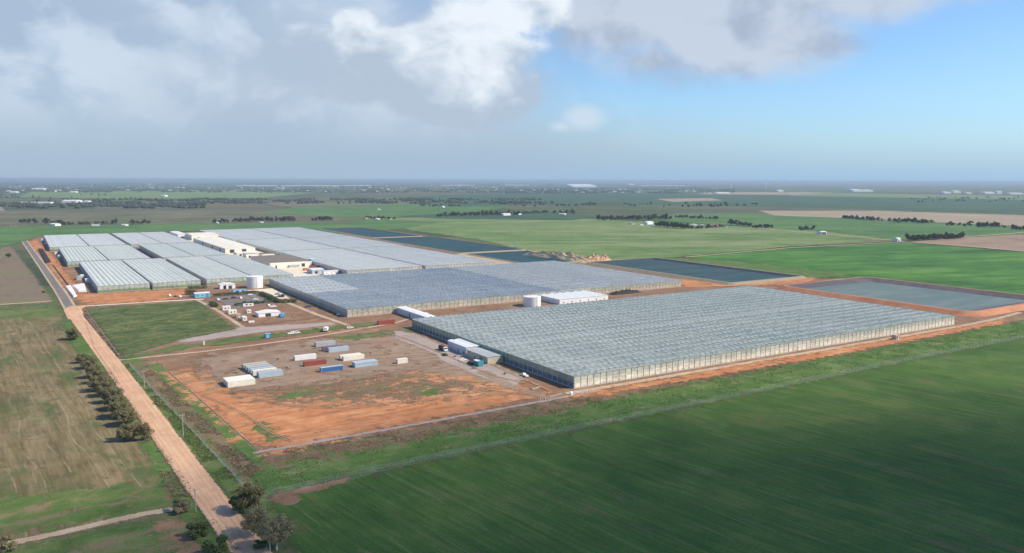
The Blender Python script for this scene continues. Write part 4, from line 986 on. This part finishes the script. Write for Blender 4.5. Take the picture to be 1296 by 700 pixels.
put_tree('bushy', 163, 557, .95, 'dark left tree of the nearest pair closing the roadside row')
put_tree('gum2', 184, 557, .8, 'right tree of the nearest pair closing the roadside row')
put_tree('bushy', 124, 485, .95, 'round tree between the second and third of the roadside row')
put_tree('bushy2', 145, 519, 1.0, 'round tree between the fourth and the widest of the roadside row')
put_tree('bushy2', 106, 459, .8, 'small tree at the far tip of the roadside row')
put_tree('bushy', 135, 501, 1.0, 'tree squeezed between the third and fourth of the roadside row')
put_tree('bushy2', 157, 539, 1.0, 'low tree between the widest tree and the nearest pair of the roadside row')
put_tree('shrubg', 231, 648, 1.6, 'round grey shrub beside the timber pole left of the road', cat='shrub')
put_tree('shrub', 252, 679, 1.6, 'dark green shrub at the left road edge above the lowest one', cat='shrub')
put_tree('shrub', 276, 700, 1.75, 'lowest dark green shrub at the left road edge', cat='shrub')
put_tree('shrubg', 6, 698, 1.5, 'grey shrub in the bottom left corner of the photo', cat='shrub')
put_tree('dark', 304, 648, .9, 'dark round tree right of the road where its shadow crosses', cat='tree')
put_tree('gum2', 319, 648, 1.05, 'bronze leaved tree above the pale gum right of the road')
put_tree('gum', 350, 696, 1.0, 'large pale limbed gum tree at the right road edge, bottom of photo')
put_tree('gum', 322, 678, .85, 'smaller grey gum leaning over the dirt road edge')
put_tree('shrub', 330, 694, .9, 'dark low shrub under the gum trees', cat='shrub')
put_tree('shrubg', 201, 512, .85, 'small grey shrub on the drain beside the mesh fence', cat='shrub')
put_tree('dark', 10, 326, .95, 'dark tree standing alone in the far left brown paddock')
put_tree('dark', 55, 371, .38, 'tiny green tree beside the sealed road edge')

far_protos = [tree_proto(20+k, 10, 5.2, 11, 420, .75, l_far, m_bark, cb=.14, limbs=3, name='far_tree') for k in range(4)]
farused = [0]*4
def far_tree(x, y, h, label, group):
    k = random.randrange(4); s = h/10; rz = random.uniform(0, 6.28); sc = (s*random.uniform(.85, 1.25), s*random.uniform(.85, 1.25), s*random.uniform(.8, 1.15))
    if not farused[k]:
        farused[k] = 1; p = far_protos[k]; p.location = (x, y, 0); p.rotation_euler = (0, 0, rz); p.scale = sc; tag(p, label, 'tree', group)
    else: dup(far_protos[k], (x, y, 0), rz, sc, label, 'tree', group)
rows = [ # px0,py0,px1,py1,n,h,jitter m,label,group
 (28,282,84,285,14,13,14,'dark tree in the row around the white farmhouse beyond the left greenhouses','farmhouse trees'),
 (84,285,140,284,16,9,8,'low dark tree in the windbreak right of the white farmhouse','windbreak trees'),
 (143,284,147,284,2,15,8,'tall round tree in the pair beyond the left greenhouses','tree pair'),
 (168,284,186,284,6,12,14,'tree in the small clump beyond the middle of the left greenhouses','small clump'),
 (272,283,306,281,12,11,14,'tree in the loose clump left of the dense block behind the greenhouses','loose clump'),
 (308,281,374,280,30,13,14,'dark tree in the dense block behind the rearmost greenhouses','dense block'),
 (397,280,420,279,12,12,12,'dark tree in the short square clump right of the dense block','square clump'),
 (463,277,498,278,12,10,14,'tree around the farm sheds beyond the teal dams','shed trees'),
 (553,275,655,272,34,14,22,'dark tree in the long wood beyond the pale green field','long wood'),
 (655,271,692,270,14,12,18,'tree in the thin right end of the long wood','long wood end'),
 (703,271,727,271,5,15,14,'tree beside the small white house in the middle distance','white house trees'),
 (757,279,850,278,40,14,24,'dark tree in the homestead grove behind the pale field','homestead grove'),
 (830,287,872,290,22,13,10,'dark tree in the front part of the homestead grove','front grove'),
 (855,276,908,278,20,10,10,'tree in the hedge like row right of the homestead grove','hedge row'),
 (874,290,915,288,16,8,10,'tree among the red roofed farm buildings','farm trees'),
 (926,285,950,287,9,14,8,'tree in the clump with one tall crown right of the farm','tall clump'),
 (953,289,976,289,10,10,6,'tree in the low dark block right of the farm','low block'),
 (1013,292,1030,291,6,10,5,'tree in the small clump left of the lone farm shed','shed clump'),
 (1066,277,1106,280,20,12,8,'dark tree in the left stretch of the broken windbreak across the fields','broken windbreak left'),
 (1111,280,1124,281,3,10,2,'thin tree in the gap of the broken windbreak','windbreak gap'),
 (1131,281,1157,282,13,12,4,'dark tree in the middle stretch of the broken windbreak','broken windbreak middle'),
 (1160,283,1174,283,8,11,3,'dark tree in the short stretch of the broken windbreak','broken windbreak short'),
 (1198,286,1204,286,3,11,3,'tree in the tiny clump along the broken windbreak','windbreak tiny clump'),
 (1237,288,1250,288,7,13,4,'dark tree in the left clump of three at the right field edge','right clumps one'),
 (1254,288,1264,288,5,13,4,'dark tree in the middle clump of three at the right field edge','right clumps two'),
 (1281,291,1300,292,8,11,4,'dark tree in the last clump at the right field edge','right clumps three'),
 (1150,305,1217,302,42,11,7,'dark tree in the dense wedge grove beside the brown field','wedge grove'),
]
rnd = random.Random(9)
for (a, b_, c, d, n, h, j, lab, grp_) in rows:
    for k in range(n):
        t = (k+rnd.uniform(-.3, .3))/max(1, n-1); x, y = G(a+(c-a)*t, b_+(d-b_)*t)
        q = rnd.uniform(-j, j)
        far_tree(x+F0.x*q, y+F0.y*q, h*rnd.uniform(.72, 1.15), lab, grp_)
for (px, py, h, lab) in [(1180,283,12,'single tree left of the tiny clump in the windbreak'),(1213,286,9,'first single tree right of the tiny clump in the windbreak'),(1220,287,8,'second single tree right of the tiny clump in the windbreak'),(1228,287,15,'tall single tree near the right end of the windbreak'),(1271,289,9,'single tree between the last two clumps at right'),(1137,283,12,'bare topped tree at the end of the middle windbreak stretch'),(1168,283,13,'rounded tree at the end of the short windbreak stretch')]:
    x, y = G(px, py); far_tree(x, y, h, lab, None)

# woodland belts and township trees: uncountable far mass
def belt(name, px0, px1, py0, py1, n, h, label, mat, holes=.0, seed=0):
    rnd = random.Random(seed+77); mb = MB()
    for k in range(n):
        px = rnd.uniform(px0, px1); py = py0+(py1-py0)*rnd.random()
        if mnoise.noise((px*.035+seed, py*.9, seed*1.7)) < holes: continue
        x, y = G(px, py); hh = h*rnd.uniform(.6, 1.25); w = hh*rnd.uniform(.5, .95)
        # rough crown: two stacked jittered rings and a tip
        s0 = len(mb.v); m = 6
        for (rr_, zz) in ((.55, .05), (1., .4), (.72, .78)):
            for i in range(m):
                a = 2*math.pi*(i+rnd.uniform(-.3, .3))/m; q = w*rr_*rnd.uniform(.7, 1.2)
                mb.v.append((x+q*math.cos(a), y+q*math.sin(a), hh*zz*rnd.uniform(.85, 1.15)))
        mb.v.append((x, y, hh*rnd.uniform(.9, 1.05)))
        for r_ in range(2):
            for i in range(m):
                j = (i+1) % m; mb.f.append((s0+r_*m+i, s0+r_*m+j, s0+(r_+1)*m+j, s0+(r_+1)*m+i)); mb.mi.append(0)
        for i in range(m): mb.f.append((s0+2*m+i, s0+2*m+(i+1) % m, s0+3*m)); mb.mi.append(0)
    o = mb.obj(name, mat); tag(o, label, 'woodland', None, 'stuff')
m_belt = solid('distant_tree_canopy', (.045, .058, .035), .9, var=.45, vs=.02)
belt('distant_woodland', -60, 260, 258, 264, 1300, 9, 'dark scrub belt across the left distance', m_belt, .0, 1)
belt('distant_woodland', 120, 700, 252, 258, 2300, 9, 'broken tree belt through the middle distance', m_belt, .0, 2)
belt('distant_woodland', -60, 700, 236, 244, 6000, 9, 'township tree cover near the left horizon', m_belt, -.05, 3)
belt('distant_woodland', 640, 930, 238, 245, 3200, 9, 'tree cover of the estate near the centre horizon', m_belt, -.05, 4)
belt('distant_woodland', 600, 1360, 232.8, 236.5, 1600, 11, 'thin tree belts under the right horizon', m_belt, .12, 5)
belt('distant_woodland', -60, 700, 230.5, 235.5, 4500, 12, 'far tree cover under the left horizon', m_belt, .0, 6)
belt('distant_woodland', 1150, 1360, 250, 256, 300, 9, 'scattered scrub in the right distance', m_belt, .1, 7)
belt('distant_woodland', -60, 140, 246, 257, 260, 9, 'scattered scrub beside the road in the left distance', m_belt, .1, 8)
belt('distant_woodland', 520, 960, 258, 262, 260, 9, 'faint scattered scrub in the dark middle fields', m_belt, .15, 9)

# ------------------------------------------------------------------ distant houses and sheds
def house_mesh(L, W, h, r, wall, roof):
    b = MB(); b.box(-L/2, L/2, -W/2, W/2, 0, h); b.prism([(-W/2-.4, h+.02), (W/2+.4, h+.02), (0, h+r)], -L/2-.4, L/2+.4, 'x', mi=1)
    return b.mesh('house', [wall, roof])
m_rw = solid('bright_roof', (.78, .78, .76), .4, var=.05); m_rg = solid('grey_roof', (.35, .36, .38), .5); m_rr = solid('terracotta_roof', (.35, .15, .10), .7)
hm = [house_mesh(16, 10, 3.2, 2, m_cream, m_rw), house_mesh(18, 11, 3.2, 2.2, m_cream, m_rg), house_mesh(15, 10, 3.2, 2.2, m_cream, m_rr), house_mesh(26, 14, 5, 2, m_white, m_rw)]
def far_house(x, y, k, s, label, group, rz=None, name='house'):
    o = bpy.data.objects.new(name, hm[k]); COL.objects.link(o); o.location = (x, y, 0); o.rotation_euler = (0, 0, rnd.uniform(0, 3.1) if rz is None else rz)
    o.scale = (s, s, s) if not isinstance(s, tuple) else s; tag(o, label, 'house', group)
for (px, py, k, s, lab) in [(70,286,3,.9,'white farmhouse among dark trees beyond the left greenhouses'),(121,286,1,.8,'low grey farm shed along the windbreak'),(158,286,0,.8,'small pale farm shed right of the round tree pair'),(274,283,0,.6,'small white house in the loose clump of trees'),(330,282,1,.7,'grey roofed shed in front of the dense tree block'),(465,277,2,.8,'red roofed farmhouse beyond the teal dams, left one'),(478,278,0,.8,'white farm shed beyond the teal dams, middle one'),(492,278,1,.9,'grey farm shed beyond the teal dams, right one'),(712,272,3,.7,'small white house between two dark trees in the middle distance'),(820,284,3,1.0,'white homestead in front of the grove'),(800,284,1,.9,'low grey shed left of the white homestead'),(812,285.5,0,.5,'small white outbuilding left of the homestead'),(826,285.5,0,.6,'small white outbuilding right of the homestead'),(879,286,0,.9,'white roofed farm building left of the red roofs'),(890,286.5,0,.9,'white roofed farm building next to the red roofs'),(903,286.5,2,.9,'terracotta roofed farmhouse among low trees'),(909,287.5,2,.8,'second terracotta roofed farm building'),(921,289,0,.5,'tiny white shed at the end of the farm track'),(655,272,3,.8,'pale long shed at the edge of the long wood'),(640,273,3,1.0,'pale shed left along the edge of the long wood'),(560,263,0,1.2,'pale shed in the green field beyond the dams'),(480,266,0,1.0,'lone pale shed in the bright middle field'),(208,249,3,1.5,'white farm building in the far left green field')]:
    x, y = G(px, py); far_house(x, y, k, s, lab, None)
for i in range(150):
    px = rnd.uniform(-10, 690); py = rnd.choice([rnd.uniform(236, 243), rnd.uniform(233, 239)]); x, y = G(px, py); far_house(x, y, rnd.choice([0, 0, 1, 3]), rnd.uniform(.9, 1.7), 'pale roofed house among the township trees near the left horizon', 'township houses')
for i in range(90):
    px = rnd.uniform(650, 910); py = rnd.uniform(238.5, 244.5); x, y = G(px, py); far_house(x, y, rnd.choice([0, 1, 1, 3]), rnd.uniform(.8, 1.3), 'house in the dense estate near the centre horizon', 'estate houses')
def far_shed(px0, px1, py, depth, h, label, name='warehouse'):
    x0, y0 = G(px0, py); x1, y1 = G(px1, py); L = math.hypot(x1-x0, y1-y0); a = math.atan2(y1-y0, x1-x0)
    root = empty(name, (x0, y0, 0), a, label=label, cat='warehouse')
    MB().box(0, L, 0, depth, 0, h).obj('wall', m_white, root); MB().prism([(-.5, h+.02), (depth+.5, h+.02), (depth/2, h+depth*.06)], -.5, L+.5, 'x').obj('roof', m_rw, root)
for (a, b_, y, d, h, lab) in [(78,97,256.4,60,7,'long white roofed shed right of the road in the left distance'),(25,64,257.5,30,4,'very long low pale shed nearest the road in the left distance'),(106,112,256,30,5,'short white shed right of the long white shed'),(725,756,237,500,14,'huge bright white warehouse roof near the centre horizon'),(1080,1092,243,150,16,'white warehouse on the right horizon, left one of two'),(1093,1105,243,120,14,'white warehouse on the right horizon, right one of two'),(300,352,235.5,70,5,'long pale glasshouse strip on the left horizon'),(356,430,235.3,70,5,'longest pale glasshouse strip on the left horizon'),(436,470,235.2,70,5,'pale glasshouse strip right of the longest one'),(560,600,234.8,70,5,'pale strip of sheds left of the centre horizon'),(640,682,234.6,70,5,'pale strip of sheds beside the huge white warehouse'),(797,803,234.3,150,22,'small bright silo like shed on the horizon right of centre'),(1195,1204,245.2,80,11,'low white factory at the left of the right hand group'),(1207,1216,244.8,90,18,'white factory second from left in the right hand group'),(1224,1230,245.5,60,8,'low pale factory in the right hand group'),(1247,1259,245.6,90,12,'long white factory in the middle of the right hand group'),(1262,1268,245.4,60,20,'tall white factory with tower in the right hand group'),(1279,1296,246,70,8,'low white factory at the right edge of the photo'),(812,868,235.2,70,5,'long thin pale shed row right of the small bright shed'),(985,992,243,90,12,'pale factory left of the two right hand warehouses'),(40,55,240,90,9,'pale shed group near the left horizon, beside the road'),(12,20,244,60,7,'white shed at the left edge of the township'),(88,96,244,60,7,'white shed in the left township front'),(908,924,245.5,80,8,'pale shed group at the start of the tan far field')]:
    far_shed(a, b_, y, d, h, lab)
for px, h, lab in [(925,45,'pale slender tower on the horizon, left one'),(969,60,'tall pale tower on the horizon right of centre')]:
    x, y = G(px, 238); o = MB().tube((0, 0, 0), (0, 0, h), 9, 8, seg=10).lathe([(10, h), (10, h+4), (1, h+8)], 10).obj('silo_tower', m_white); o.location = (x, y, 0); tag(o, lab, 'tower')

# ------------------------------------------------------------------ hedges
def hedge(line, w, h, label, dens=7):
    rnd = random.Random(len(label)); mb = MB(); ox, oy = line[0]
    for a, b in zip(line, line[1:]):
        a = Vector(a); b = Vector(b); L = (b-a).length; d = (b-a)/L; n_ = Vector((-d.y, d.x))
        for k in range(int(L*dens*w)):
            q = a+d*rnd.uniform(0, L)+n_*rnd.uniform(-w/2, w/2); z = h*rnd.random()**.5*(1+.25*mnoise.noise((q.x*.3, q.y*.3, 0)))
            s = rnd.uniform(.25, .5); v1 = Vector((rnd.gauss(0, 1), rnd.gauss(0, 1), rnd.gauss(0, .6))).normalized()*s; v2 = Vector((rnd.gauss(0, 1), rnd.gauss(0, 1), rnd.gauss(0, .6))).normalized()*s
            p = Vector((q.x-ox, q.y-oy, z)); mb.quad(tuple(p-v1), tuple(p-v2), tuple(p+v1), tuple(p+v2))
    o = mb.obj('hedge', l_dark); o.location = (ox, oy, 0); tag(o, label, 'hedge')
hedge([G(269,375.5), G(327,371.5)], 3, 2.6, 'clipped dark hedge along the back of the car park', 14)
hedge([G(297,387.5), G(350,382.5)], 2.6, 2.4, 'dark hedge across the middle of the car park', 14)
hedge([G(330,373), G(346,380), G(352,383)], 4, 3, 'dark hedge running diagonally beside the limestone pad', 14)
hedge([G(350,383.5), G(376,383)], 5, 3, 'thick dark hedge in front of the middle greenhouse side', 14)
hedge([G(267,385.5), G(274,389.5)], 4, 3, 'short dark hedge beside the white cabin row', 14)
hedge([G(236,372.5), G(247,374)], 5, 4, 'bushy green hedge left of the gatehouse', 14)
hedge([G(238,366), G(262,365)], 4, 2.5, 'low green hedge in front of the gap between left greenhouses', 10)
# weeds and clods
def scatter(name, poly_px, n, mat, label, cat, h=(.15, .5), world=None, seed=1):
    rnd = random.Random(seed); pts = world or P(*poly_px); xs = [p[0] for p in pts]; ys = [p[1] for p in pts]; mb = MB()
    def inside(x, y):
        c = False; j = len(pts)-1
        for i in range(len(pts)):
            xi, yi = pts[i]; xj, yj = pts[j]
            if (yi > y) != (yj > y) and x < (xj-xi)*(y-yi)/(yj-yi)+xi: c = not c
            j = i
        return c
    k = 0; tries = 0
    while k < n and tries < n*30:
        tries += 1; x = rnd.uniform(min(xs), max(xs)); y = rnd.uniform(min(ys), max(ys))
        if not inside(x, y) or mnoise.noise((x*.09, y*.09, seed)) < -.05: continue
        k += 1; s = rnd.uniform(*h)
        for q in range(3):
            a = rnd.uniform(0, 6.28); dx_, dy_ = math.cos(a)*s*1.1, math.sin(a)*s*1.1; ox, oy = rnd.uniform(-s, s)*.5, rnd.uniform(-s, s)*.5
            mb.quad((x+ox-dx_, y+oy-dy_, .02), (x+ox+dx_, y+oy+dy_, .02), (x+ox+dx_*.7-dy_*.3, y+oy+dy_*.7+dx_*.3, s*rnd.uniform(.7, 1.3)), (x+ox-dx_*.7-dy_*.3, y+oy-dy_*.7+dx_*.3, s*rnd.uniform(.7, 1.3)))
    o = mb.obj(name, mat); tag(o, label, cat, None, 'stuff')
m_weed = leafmat('weed_leaves', (.09, .15, .04), (.20, .26, .09)); m_dry = leafmat('dry_weed', (.19, .15, .09), (.36, .30, .19)); m_clod = leafmat('earth_clods', (.24, .14, .08), (.42, .26, .15))
scatter('weeds', None, 9000, m_weed, 'green weeds on the verge between crop fence and red earth', 'weeds', (.10, .26), [(60, 250), (620, 253), (620, 281), (240, 277), (66, 280)], 2)
scatter('dry_weeds', None, 3000, m_dry, 'dry brown weeds and rubble along the drain by the dirt road', 'weeds', (.15, .38), [(48.5, 466), (59.6, 262), (66, 270), (54, 462)], 3)
scatter('earth_clods', None, 4500, m_clod, 'dark clods and weeds on the rough earth band by the gravel track', 'earth clods', (.1, .22), [(72, 271), (200, 272), (380, 280), (380, 285), (72, 284)], 4)
scatter('weeds', None, 2500, m_weed, 'grass tufts between dirt road and drain', 'weeds', (.12, .35), [(44, 478), (50.5, 290), (53, 240), (58, 250), (46, 470)], 5)
scatter('dry_weeds', None, 2600, m_dry, 'grey brown roadside litter and shrubs left of the dirt road', 'weeds', (.12, .38), [(36, 460), (43, 250), (48, 180), (42, 180), (36, 260), (31, 450)], 6)
scatter('earth_clods', [(470,490),(560,484),(600,492),(560,512),(480,512)], 700, m_clod, 'dark clods strewn over the middle of the orange earth', 'earth clods', (.12, .26), None, 9)
scatter('weeds', [(300,495),(480,468),(620,480),(560,505),(360,510)], 1300, m_dry, 'scattered weeds on the bare orange earth', 'weeds', (.1, .25), None, 7)
scatter('weeds', [(110,392),(245,383),(298,418),(225,432),(150,452)], 2600, m_weed, 'grass tufts in the square green paddock', 'weeds', (.15, .4), None, 8)

# ------------------------------------------------------------------ haze
hz = MB().box(-63000, 63000, -63000, 63000, -3, 106).obj('haze', None)
hm_ = bpy.data.materials.new('haze'); hm_.use_nodes = True; nt = hm_.node_tree; nt.nodes.clear()
o_ = nt.nodes.new('ShaderNodeOutputMaterial'); pv = nt.nodes.new('ShaderNodeVolumePrincipled'); nt.links.new(pv.outputs[0], o_.inputs['Volume'])
pv.inputs['Color'].default_value = (.48, .60, .76, 1); pv.inputs['Density'].default_value = 7e-5; pv.inputs['Anisotropy'].default_value = .1
hz.data.materials.clear(); hz.data.materials.append(hm_); tag(hz, kind='stuff'); hz['label'] = 'thin pale blue air haze over the plain'; hz['category'] = 'haze'

# ------------------------------------------------------------------ sun, and the cloud that shades the crop in front
sun_dir = Vector((.78, -.63, 0)).normalized(); EL = R(41)
S_ = Vector((sun_dir.x*math.cos(EL), sun_dir.y*math.cos(EL), math.sin(EL)))
ld = bpy.data.lights.new('sun', 'SUN'); ld.energy = 4.8; ld.angle = R(.53); ld.color = (1, .885, .72)
lo = bpy.data.objects.new('sun', ld); COL.objects.link(lo); lo.rotation_euler = (-S_).to_track_quat('-Z', 'Y').to_euler(); lo.location = (0, 0, 500)
def shade_cloud(gx, gy, rx, ry, thick, alt, dens, rot, name='cloud', seed=0):
    mb = MB(); nu, nv = 36, 14
    for j in range(nv+1):
        th = math.pi*j/nv
        for i in range(nu):
            ph = 2*math.pi*i/nu; d = Vector((math.sin(th)*math.cos(ph), math.sin(th)*math.sin(ph), math.cos(th)))
            k = 1+.28*mnoise.fractal(d*1.6+Vector((seed, 0, 0)), .9, 2., 3)
            mb.v.append((d.x*rx*k, d.y*ry*k, d.z*thick*k))
    for j in range(nv):
        for i in range(nu):
            q = (i+1) % nu; mb.f.append((j*nu+i, (j+1)*nu+i, (j+1)*nu+q, j*nu+q)); mb.mi.append(0)
    m = bpy.data.materials.new('cloud_vapour'); m.use_nodes = True; nt = m.node_tree; nt.nodes.clear()
    o = nt.nodes.new('ShaderNodeOutputMaterial'); v = nt.nodes.new('ShaderNodeVolumePrincipled'); nt.links.new(v.outputs[0], o.inputs['Volume'])
    v.inputs['Density'].default_value = dens; v.inputs['Color'].default_value = (1, 1, 1, 1)
    ob = mb.obj(name, m, smooth=True); t = alt/S_.z; ob.location = (gx+S_.x*t, gy+S_.y*t, alt); ob.rotation_euler = (0, 0, rot)
    tag(ob, kind='structure')
for k_, f_ in enumerate((1.35, 1.05, .72, .42)): shade_cloud(190, 100, 200*f_, 132*f_, 60*f_+8, 600+k_*3, .0047, R(-8), seed=2)

# ------------------------------------------------------------------ sky
w = bpy.data.worlds.new('World'); scene.world = w; w.use_nodes = True; nt = w.node_tree; nt.nodes.clear(); T = NT(nt)
out = T.new('ShaderNodeOutputWorld'); sky = T.new('ShaderNodeTexSky', sky_type='NISHITA'); sky.sun_disc = False
sky.sun_elevation = EL; sky.sun_rotation = math.atan2(sun_dir.x, sun_dir.y); sky.altitude = 50; sky.air_density = 1.0; sky.dust_density = .6; sky.ozone_density = 2.5
bg = T.new('ShaderNodeBackground'); bg.inputs[1].default_value = .12
D = T.vmath('NORMALIZE', T.new('ShaderNodeTexCoord').outputs['Generated'])
rx = T.vmath('DOT_PRODUCT', D, tuple(R0)); fx = T.vmath('DOT_PRODUCT', D, tuple(F0)); az = T.math('ARCTAN2', rx, fx)
sp = T.new('ShaderNodeSeparateXYZ'); T.put(sp.inputs[0], D); el = T.math('ARCSINE', sp.outputs[2])
T.put(bg.inputs[0], T.mix(1., sky.outputs[0], (.80, 1.0, 1.2), 'MULTIPLY'))
def azel(px, py):
    d = ray(px, py).normalized(); return math.atan2(d.dot(R0), d.dot(F0)), math.asin(d.z)
def blob(px, py, wx, wy, gain=1., rot=0.):
    a, e = azel(px, py); ra, re2 = wx/1000., wy/1000.
    u = T.math('DIVIDE', T.math('SUBTRACT', az, a), ra); v = T.math('DIVIDE', T.math('SUBTRACT', el, e), re2)
    if rot:
        c, s = math.cos(rot), math.sin(rot); u, v = T.math('ADD', T.math('MULTIPLY', u, c), T.math('MULTIPLY', v, s)), T.math('SUBTRACT', T.math('MULTIPLY', v, c), T.math('MULTIPLY', u, s))
    r2 = T.math('ADD', T.math('MULTIPLY', u, u), T.math('MULTIPLY', v, v))
    return T.math('MULTIPLY', T.math('SUBTRACT', 1., T.math('SQRT', r2), clamp=True), gain)
def smax(lst):
    o = lst[0]
    for k in lst[1:]: o = T.math('SMOOTH_MAX', o, k, .12)
    return o
Ds = T.mapping(D, sc=(1, 1, 1.5))
warp = T.new('ShaderNodeCombineXYZ')
for i in range(3): T.put(warp.inputs[i], T.math('MULTIPLY', T.math('SUBTRACT', T.noise(T.mapping(Ds, loc=(i*7.3, i*3.1, 2)), 5, 4, .55), .5), .12))
Dw = T.vmath('ADD', Ds, warp.outputs[0])
n_c = T.noise(Dw, 8, 9, .56); n_m = T.noise(Dw, 5, 5, .5); n_s = T.noise(Ds, 2.6, 5, .5)
off = tuple((RT*.02+UP*.022))                        # towards the sun side, for the relief of the cloud
n_l = T.noise(T.vmath('ADD', Dw, off), 8, 9, .56); relief = T.math('SUBTRACT', n_c, n_l)
n_ml = T.noise(T.vmath('ADD', Dw, off), 5, 5, .5); relm = T.math('SUBTRACT', n_m, n_ml)
# layer 1: broad grey rain veil on the left
veil = smax([blob(-60, 90, 620, 400), blob(330, 130, 480, 260), blob(120, 200, 900, 130), blob(600, 200, 320, 110, .6)])
a1 = T.math('MULTIPLY', T.math('MULTIPLY', T.ss(veil, .0, .12), T.ss(T.math('ADD', veil, T.math('MULTIPLY', T.math('SUBTRACT', n_s, .5), .6)), -.05, .6)), .92)
c1 = T.mix(T.ss(n_s, .35, .65), (.38, .475, .60), (.48, .575, .695)); c1 = T.mix(T.ss(T.math('ADD', n_m, T.math('MULTIPLY', relm, 1.5)), .42, .68), c1, (.58, .66, .76))
c1 = T.mix(T.ss(el, .02, .12), (.37, .475, .60), c1)
# layer 2: cumulus bank
cum = smax([blob(600, 72, 115, 92), blob(585, 112, 160, 62, 1.), blob(520, 85, 120, 62, .95), blob(470, 85, 120, 62, .9), blob(385, 85, 120, 60, .85), blob(655, 8, 80, 55, .95), blob(290, 110, 190, 70, .6), blob(452, 30, 40, 30, .6)])
d2 = T.math('ADD', cum, T.math('MULTIPLY', T.math('SUBTRACT', n_c, .5), .95))
fade = T.ss(T.math('SUBTRACT', az, azel(300, 60)[0]), -.12, .16)
a2 = T.math('MULTIPLY', T.math('MULTIPLY', T.ss(d2, .14, .34), T.ss(cum, .08, .2)), T.math('ADD', T.math('MULTIPLY', fade, .72), .22))
ebot = T.lin(el, azel(600, 150)[1], azel(600, 60)[1], -.42, .12)
lit = T.math('ADD', T.math('ADD', ebot, T.math('ADD', T.math('MULTIPLY', relief, 2.6), T.math('MULTIPLY', relm, 2.0))), T.math('ADD', smax([blob(650, 30, 200, 120), blob(452, 30, 60, 40, .45), blob(385, 25, 50, 35, .35), blob(625, 105, 100, 60, .5)]), T.math('MULTIPLY', T.math('SUBTRACT', n_m, .5), .5)))
c2 = T.mix(T.ss(lit, -.05, .95), (.42, .51, .63), (.80, .86, .92))
# layer 3: grey cloud top right
gr = smax([blob(860, 0, 240, 100), blob(930, 50, 180, 80, .9), blob(1090, -20, 210, 60, .8), blob(830, 75, 120, 45, .6), blob(740, 5, 130, 70, .7)])
d3 = T.math('ADD', gr, T.math('MULTIPLY', T.math('SUBTRACT', n_c, .5), .7)); a3 = T.math('MULTIPLY', T.math('MULTIPLY', T.ss(d3, .12, .5), T.ss(gr, .0, .14)), .92)
c3 = T.mix(T.ss(T.math('ADD', T.math('MULTIPLY', relm, 1.6), n_m), .38, .66), (.39, .45, .56), (.54, .61, .71))
# layer 4: small wisps
wi = smax([blob(735, 148, 52, 30), blob(710, 160, 34, 18, .8), blob(1015, 170, 50, 14, .3), blob(1100, 186, 40, 18, .25)])
a4 = T.math('MULTIPLY', T.ss(T.math('ADD', wi, T.math('MULTIPLY', T.math('SUBTRACT', n_c, .5), 1.1)), .2, .7), .8); c4 = (.58, .69, .80)
# haze bank on the horizon
hzb = T.math('MULTIPLY', T.math('SUBTRACT', 1., T.ss(el, -.01,   .12)), .5); ch = T.mix(T.ss(az, -.5, .5), (.36, .465, .59), (.31, .51, .77))
clr = T.new('ShaderNodeBackground'); clr.inputs[1].default_value = 1.
CS = .92
def over(prev, col, a):
    b = T.new('ShaderNodeBackground'); T.put(b.inputs[0], col); b.inputs[1].default_value = CS
    m = T.new('ShaderNodeMixShader'); T.put(m.inputs[0], a); nt.links.new(prev, m.inputs[1]); nt.links.new(b.outputs[0], m.inputs[2]); return m.outputs[0]
s = bg.outputs[0]
s = over(s, ch, hzb); s = over(s, c3, a3); s = over(s, c1, a1); s = over(s, c4, a4); s = over(s, c2, a2)
s = over(s, ch, T.math('MULTIPLY', T.math('SUBTRACT', 1., T.ss(el, -.005, .05)), .6))
nt.links.new(s, out.inputs[0])

# ------------------------------------------------------------------ output
scene.render.engine = 'CYCLES'
scene.cycles.transparent_max_bounces = 24; scene.cycles.max_bounces = 6; scene.cycles.volume_bounces = 1
vs = scene.view_settings; vs.view_transform = 'Standard'; vs.look = 'None'; vs.gamma = 1; vs.use_curve_mapping = False; vs.exposure = .25
